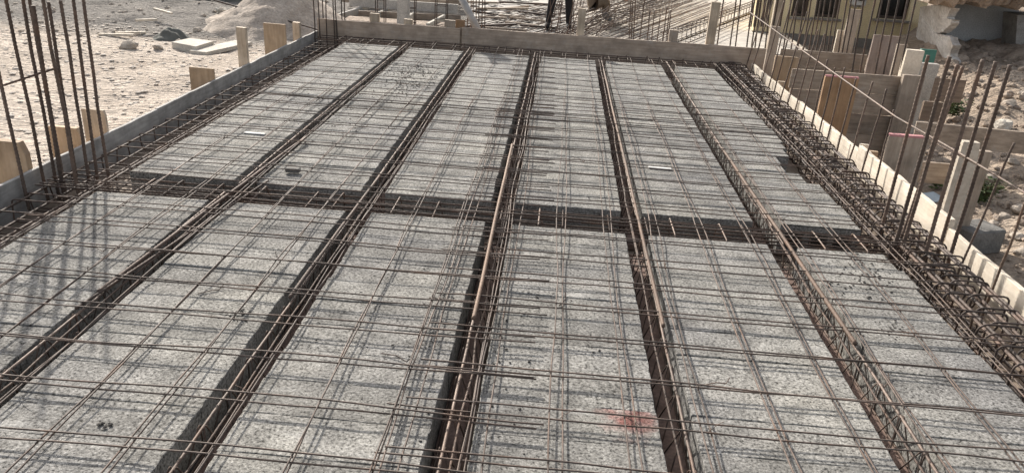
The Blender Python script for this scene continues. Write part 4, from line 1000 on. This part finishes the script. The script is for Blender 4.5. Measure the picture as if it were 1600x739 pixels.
for i, (px, py, l, a, lab) in enumerate([(182, 58, .5, .05, 'pale stick lying left of the tarpaulin heap'), (205, 55, .4, .7, 'bent pale stick nearer the tarpaulin heap'), (256, 34, .45, -.5, 'pale plank end on top of the tarpaulin heap'), (231, 49, .3, .8, 'short pale stick leaning on the tarpaulin heap')]):
    p = gat(px, py); zz = p.z + (.03 if i < 2 else .16)
    m_ = MB(); m_.box((p.x, p.y, zz), (l, .05, .03), Matrix.Rotation(a, 3, 'Z') @ Matrix.Rotation(rn(.05), 3, 'Y'), ch=.003); tag(m_.build('stick', BOARD_PALE), lab, 'stick', 'sticks round the tarpaulin heap')
a = gat(338, 36); rebar([a + Vector((0, 0, .35)), a + Vector((1.3, -.6, .22)), a + Vector((2.2, -1.0, .12))], .012, RUST, 'rebar', 'bent rusty bar lying against the sand heap', 'reinforcing bar')
for i, (px, py, s) in enumerate([(345, 2, .9), (312, 3, .6), (365, 0, .7)]):
    p = gat(px, py); o = bpy.data.objects.new('rock', ROCKS[i]); COL.objects.link(o); o.location = (p.x, p.y + .5, p.z); o.scale = (s, s * .6, s * .4); o.material_slots[0].link = 'OBJECT'; o.material_slots[0].material = TARP
    tag(o, ['dark mound left of the sand heap top', 'leftmost dark mound at the top of the picture', 'dark mound touching the sand heap top'][i], 'mound', 'dark mounds behind the sand heap')

# ------------------------------------------------------------------ small things on the blocks
p = at(1031, 263, z=.003); m_ = MB(); m_.box((p.x, p.y, .006), (.155, .035, .006), Matrix.Rotation(-.03, 3, 'Z'), ch=.001); tag(m_.build('scrap_strip', WHITE), 'white strip of scrap on the fifth row of blocks', 'scrap', 'white scraps on the blocks')
p = at(398, 209, z=.003); m_ = MB(); m_.box((p.x, p.y, .006), (.15, .04, .004), Matrix.Rotation(-.05, 3, 'Z'), ch=.001); tag(m_.build('scrap_strip', WHITE), 'white strip of scrap on the leftmost far row of blocks', 'scrap', 'white scraps on the blocks')
p = at(458, 270, z=.0); m_ = MB(); m_.box((p.x, p.y, .018), (.088, .042, .028), Matrix.Rotation(.05, 3, 'Z'), ch=.005); tag(m_.build('scrap_lump', DARKCONC), 'dark grey scrap lump on the second row just beyond the cross beam', 'scrap')
cr = MB()
def crumbs(px0, py0, px1, py1, n, s0, s1):
    for _ in range(n):
        p = at(random.gauss((px0 + px1) / 2, (px1 - px0) / 4), random.gauss((py0 + py1) / 2, (py1 - py0) / 4), z=0)
        if not any(a + .01 < p.x < b - .01 for a, b in EDGE): continue
        s = random.uniform(s0, s1); vs, fs = random.choice(shapes); Rm = Matrix.Rotation(random.random() * 6, 3, 'Z')
        cr.add([(Rm @ Vector((v_.x * random.choice((1, 1.5)), v_.y, v_.z * .55))) * s + Vector((p.x, p.y, s * .35)) for v_ in vs], fs)
crumbs(580, 85, 700, 150, 700, .002, .0075); crumbs(430, 110, 600, 240, 200, .002, .0065); crumbs(1290, 390, 1420, 470, 120, .002, .007); crumbs(340, 480, 410, 505, 24, .002, .006); crumbs(560, 300, 1000, 700, 120, .002, .006); crumbs(1330, 500, 1460, 540, 40, .002, .006)
for q_ in ((165, 664), (375, 490), (1295, 445), (1395, 515)): crumbs(q_[0] - 14, q_[1] - 8, q_[0] + 14, q_[1] + 8, 12, .002, .007)
tag(cr.build('crumbs', CRUMB), 'dark mortar crumbs scattered on the blocks', 'crumbs', kind='stuff')

# ------------------------------------------------------------------ workers
def body(name, joints, edges, radii, mats, matfn, label):
    me = bpy.data.meshes.new(name); O = joints[0]
    me.from_pydata([tuple(Vector(j) - Vector(O)) for j in joints], edges, [])
    o = bpy.data.objects.new(name, me); COL.objects.link(o)
    md = o.modifiers.new('skin', 'SKIN'); me.skin_vertices.new() if not me.skin_vertices else None
    for i, r_ in enumerate(radii): me.skin_vertices[0].data[i].radius = (r_, r_)
    me.skin_vertices[0].data[0].use_root = True
    sb = o.modifiers.new('sub', 'SUBSURF'); sb.levels = 2; sb.render_levels = 2
    dg = bpy.context.evaluated_depsgraph_get(); dg.update(); ev = bpy.data.meshes.new_from_object(o.evaluated_get(dg)); ev.name = name
    bpy.data.objects.remove(o); bpy.data.meshes.remove(me)
    for q_ in mats: ev.materials.append(q_)
    for p_ in ev.polygons: p_.material_index = matfn(p_.center + Vector(O)); p_.use_smooth = True
    o = bpy.data.objects.new(name, ev); COL.objects.link(o); o.location = O
    return tag(o, label, 'person', 'workers behind the far board')
def hand(o, P, fwd_, side):
    """five short fingers rooted in the palm, curled"""
    m_ = MB(); fwd_ = Vector(fwd_).normalized(); side = Vector(side).normalized(); dn = fwd_.cross(side)
    for k, ln in enumerate((.07, .08, .075, .06)):
        b = Vector(P) + side * (-.03 + .02 * k); m_.tube([b, b + fwd_ * ln * .55, b + fwd_ * ln * .85 + dn * ln * .35, b + fwd_ * ln * .8 + dn * ln * .65], .009, 6)
    b = Vector(P) - side * .04; m_.tube([b, b - side * .03 + fwd_ * .03, b - side * .03 + fwd_ * .055 + dn * .02], .010, 6)
    h = m_.mesh('hand', SKIN, o.location, True); ho = bpy.data.objects.new('hand', h); COL.objects.link(ho); ho.parent = o
# standing worker in dark trousers, only shins in view
ft = at(860, 46, z=-.28); x, y_, z = ft
J = [(x + .14, y_, z + .95), (x + .16, y_, z + 1.18), (x + .19, y_ - .02, z + 1.42), (x + .20, y_ - .03, z + 1.53), (x + .21, y_ - .05, z + 1.68),
     (x + .05, y_ + .02, z + .90), (x + .0, y_ - .04, z + .50), (x - .05, y_ + .04, z + .09), (x - .06, y_ - .12, z + .04),
     (x + .23, y_ + .02, z + .90), (x + .27, y_ + .0, z + .50), (x + .30, y_ + .10, z + .09), (x + .31, y_ - .05, z + .04),
     (x - .0, y_ - .02, z + 1.40), (x - .06, y_ - .08, z + 1.12), (x - .02, y_ - .25, z + .95), (x + .38, y_ - .02, z + 1.40), (x + .44, y_ - .08, z + 1.12), (x + .40, y_ - .25, z + .95)]
E_ = [(0, 1), (1, 2), (2, 3), (3, 4), (0, 5), (5, 6), (6, 7), (7, 8), (0, 9), (9, 10), (10, 11), (11, 12), (2, 13), (13, 14), (14, 15), (2, 16), (16, 17), (17, 18)]
Rr = [.15, .15, .13, .055, .10, .10, .075, .05, .045, .10, .075, .05, .045, .06, .045, .035, .06, .045, .035]
st = body('person', J, E_, Rr, [CLOTH_DARK, CLOTH_GREY, SKIN], lambda c_: 0 if c_.z < z + 1.0 else (2 if c_.z > z + 1.50 else 1), 'standing worker in dark trousers seen from the shins down behind the far board')
hand(st, J[15], (0, -.3, -1), (1, 0, 0)); hand(st, J[18], (0, -.3, -1), (1, 0, 0))
# crouching worker in brown trousers
f2 = at(943, 33, z=-.28); x, y_, z = f2
J = [(x - .33, y_ + .05, z + .25), (x - .25, y_ + .05, z + .50), (x - .06, y_ + .0, z + .76), (x + .02, y_ - .02, z + .86), (x + .10, y_ - .03, z + .97),
     (x - .27, y_ - .06, z + .26), (x + .04, y_ - .14, z + .36), (x + .0, y_ - .10, z + .08), (x + .15, y_ - .12, z + .04),
     (x - .27, y_ + .16, z + .26), (x + .04, y_ + .22, z + .38), (x + .0, y_ + .20, z + .08), (x + .15, y_ + .22, z + .04),
     (x - .03, y_ - .18, z + .74), (x + .14, y_ - .24, z + .55), (x + .32, y_ - .16, z + .42), (x - .03, y_ + .18, z + .74), (x + .16, y_ + .24, z + .55), (x + .34, y_ + .14, z + .42)]
Rr = [.16, .15, .13, .055, .10, .11, .085, .055, .045, .11, .085, .055, .045, .06, .045, .035, .06, .045, .035]
cr_ = body('person', J, E_, Rr, [CLOTH_BROWN, CLOTH_GREY, SKIN], lambda c_: (1 if c_.z < z + .17 else 0) if c_.z < z + .46 and c_.x < x + .2 else (2 if c_.z > z + .85 else 1), 'crouching worker in brown trousers right of the tall middle stake')
hand(cr_, J[15], (1, 0, -.5), (0, 1, 0)); hand(cr_, J[18], (1, 0, -.5), (0, 1, 0))
for bod, hd in ((st, Vector((ft.x + .21, ft.y - .05, ft.z + 1.68))), (cr_, Vector((f2.x + .10, f2.y - .03, f2.z + .97)))):
    bm = bmesh.new(); bmesh.ops.create_icosphere(bm, subdivisions=2, radius=.112)
    me = bpy.data.meshes.new('hair'); [setattr(v_, 'co', Vector((v_.co.x, v_.co.y * 1.05, max(v_.co.z, .01) + .01))) for v_ in bm.verts]; bm.to_mesh(me); bm.free(); me.materials.append(HAIR)
    ho = bpy.data.objects.new('hair', me); COL.objects.link(ho); ho.parent = bod; ho.location = hd - bod.location
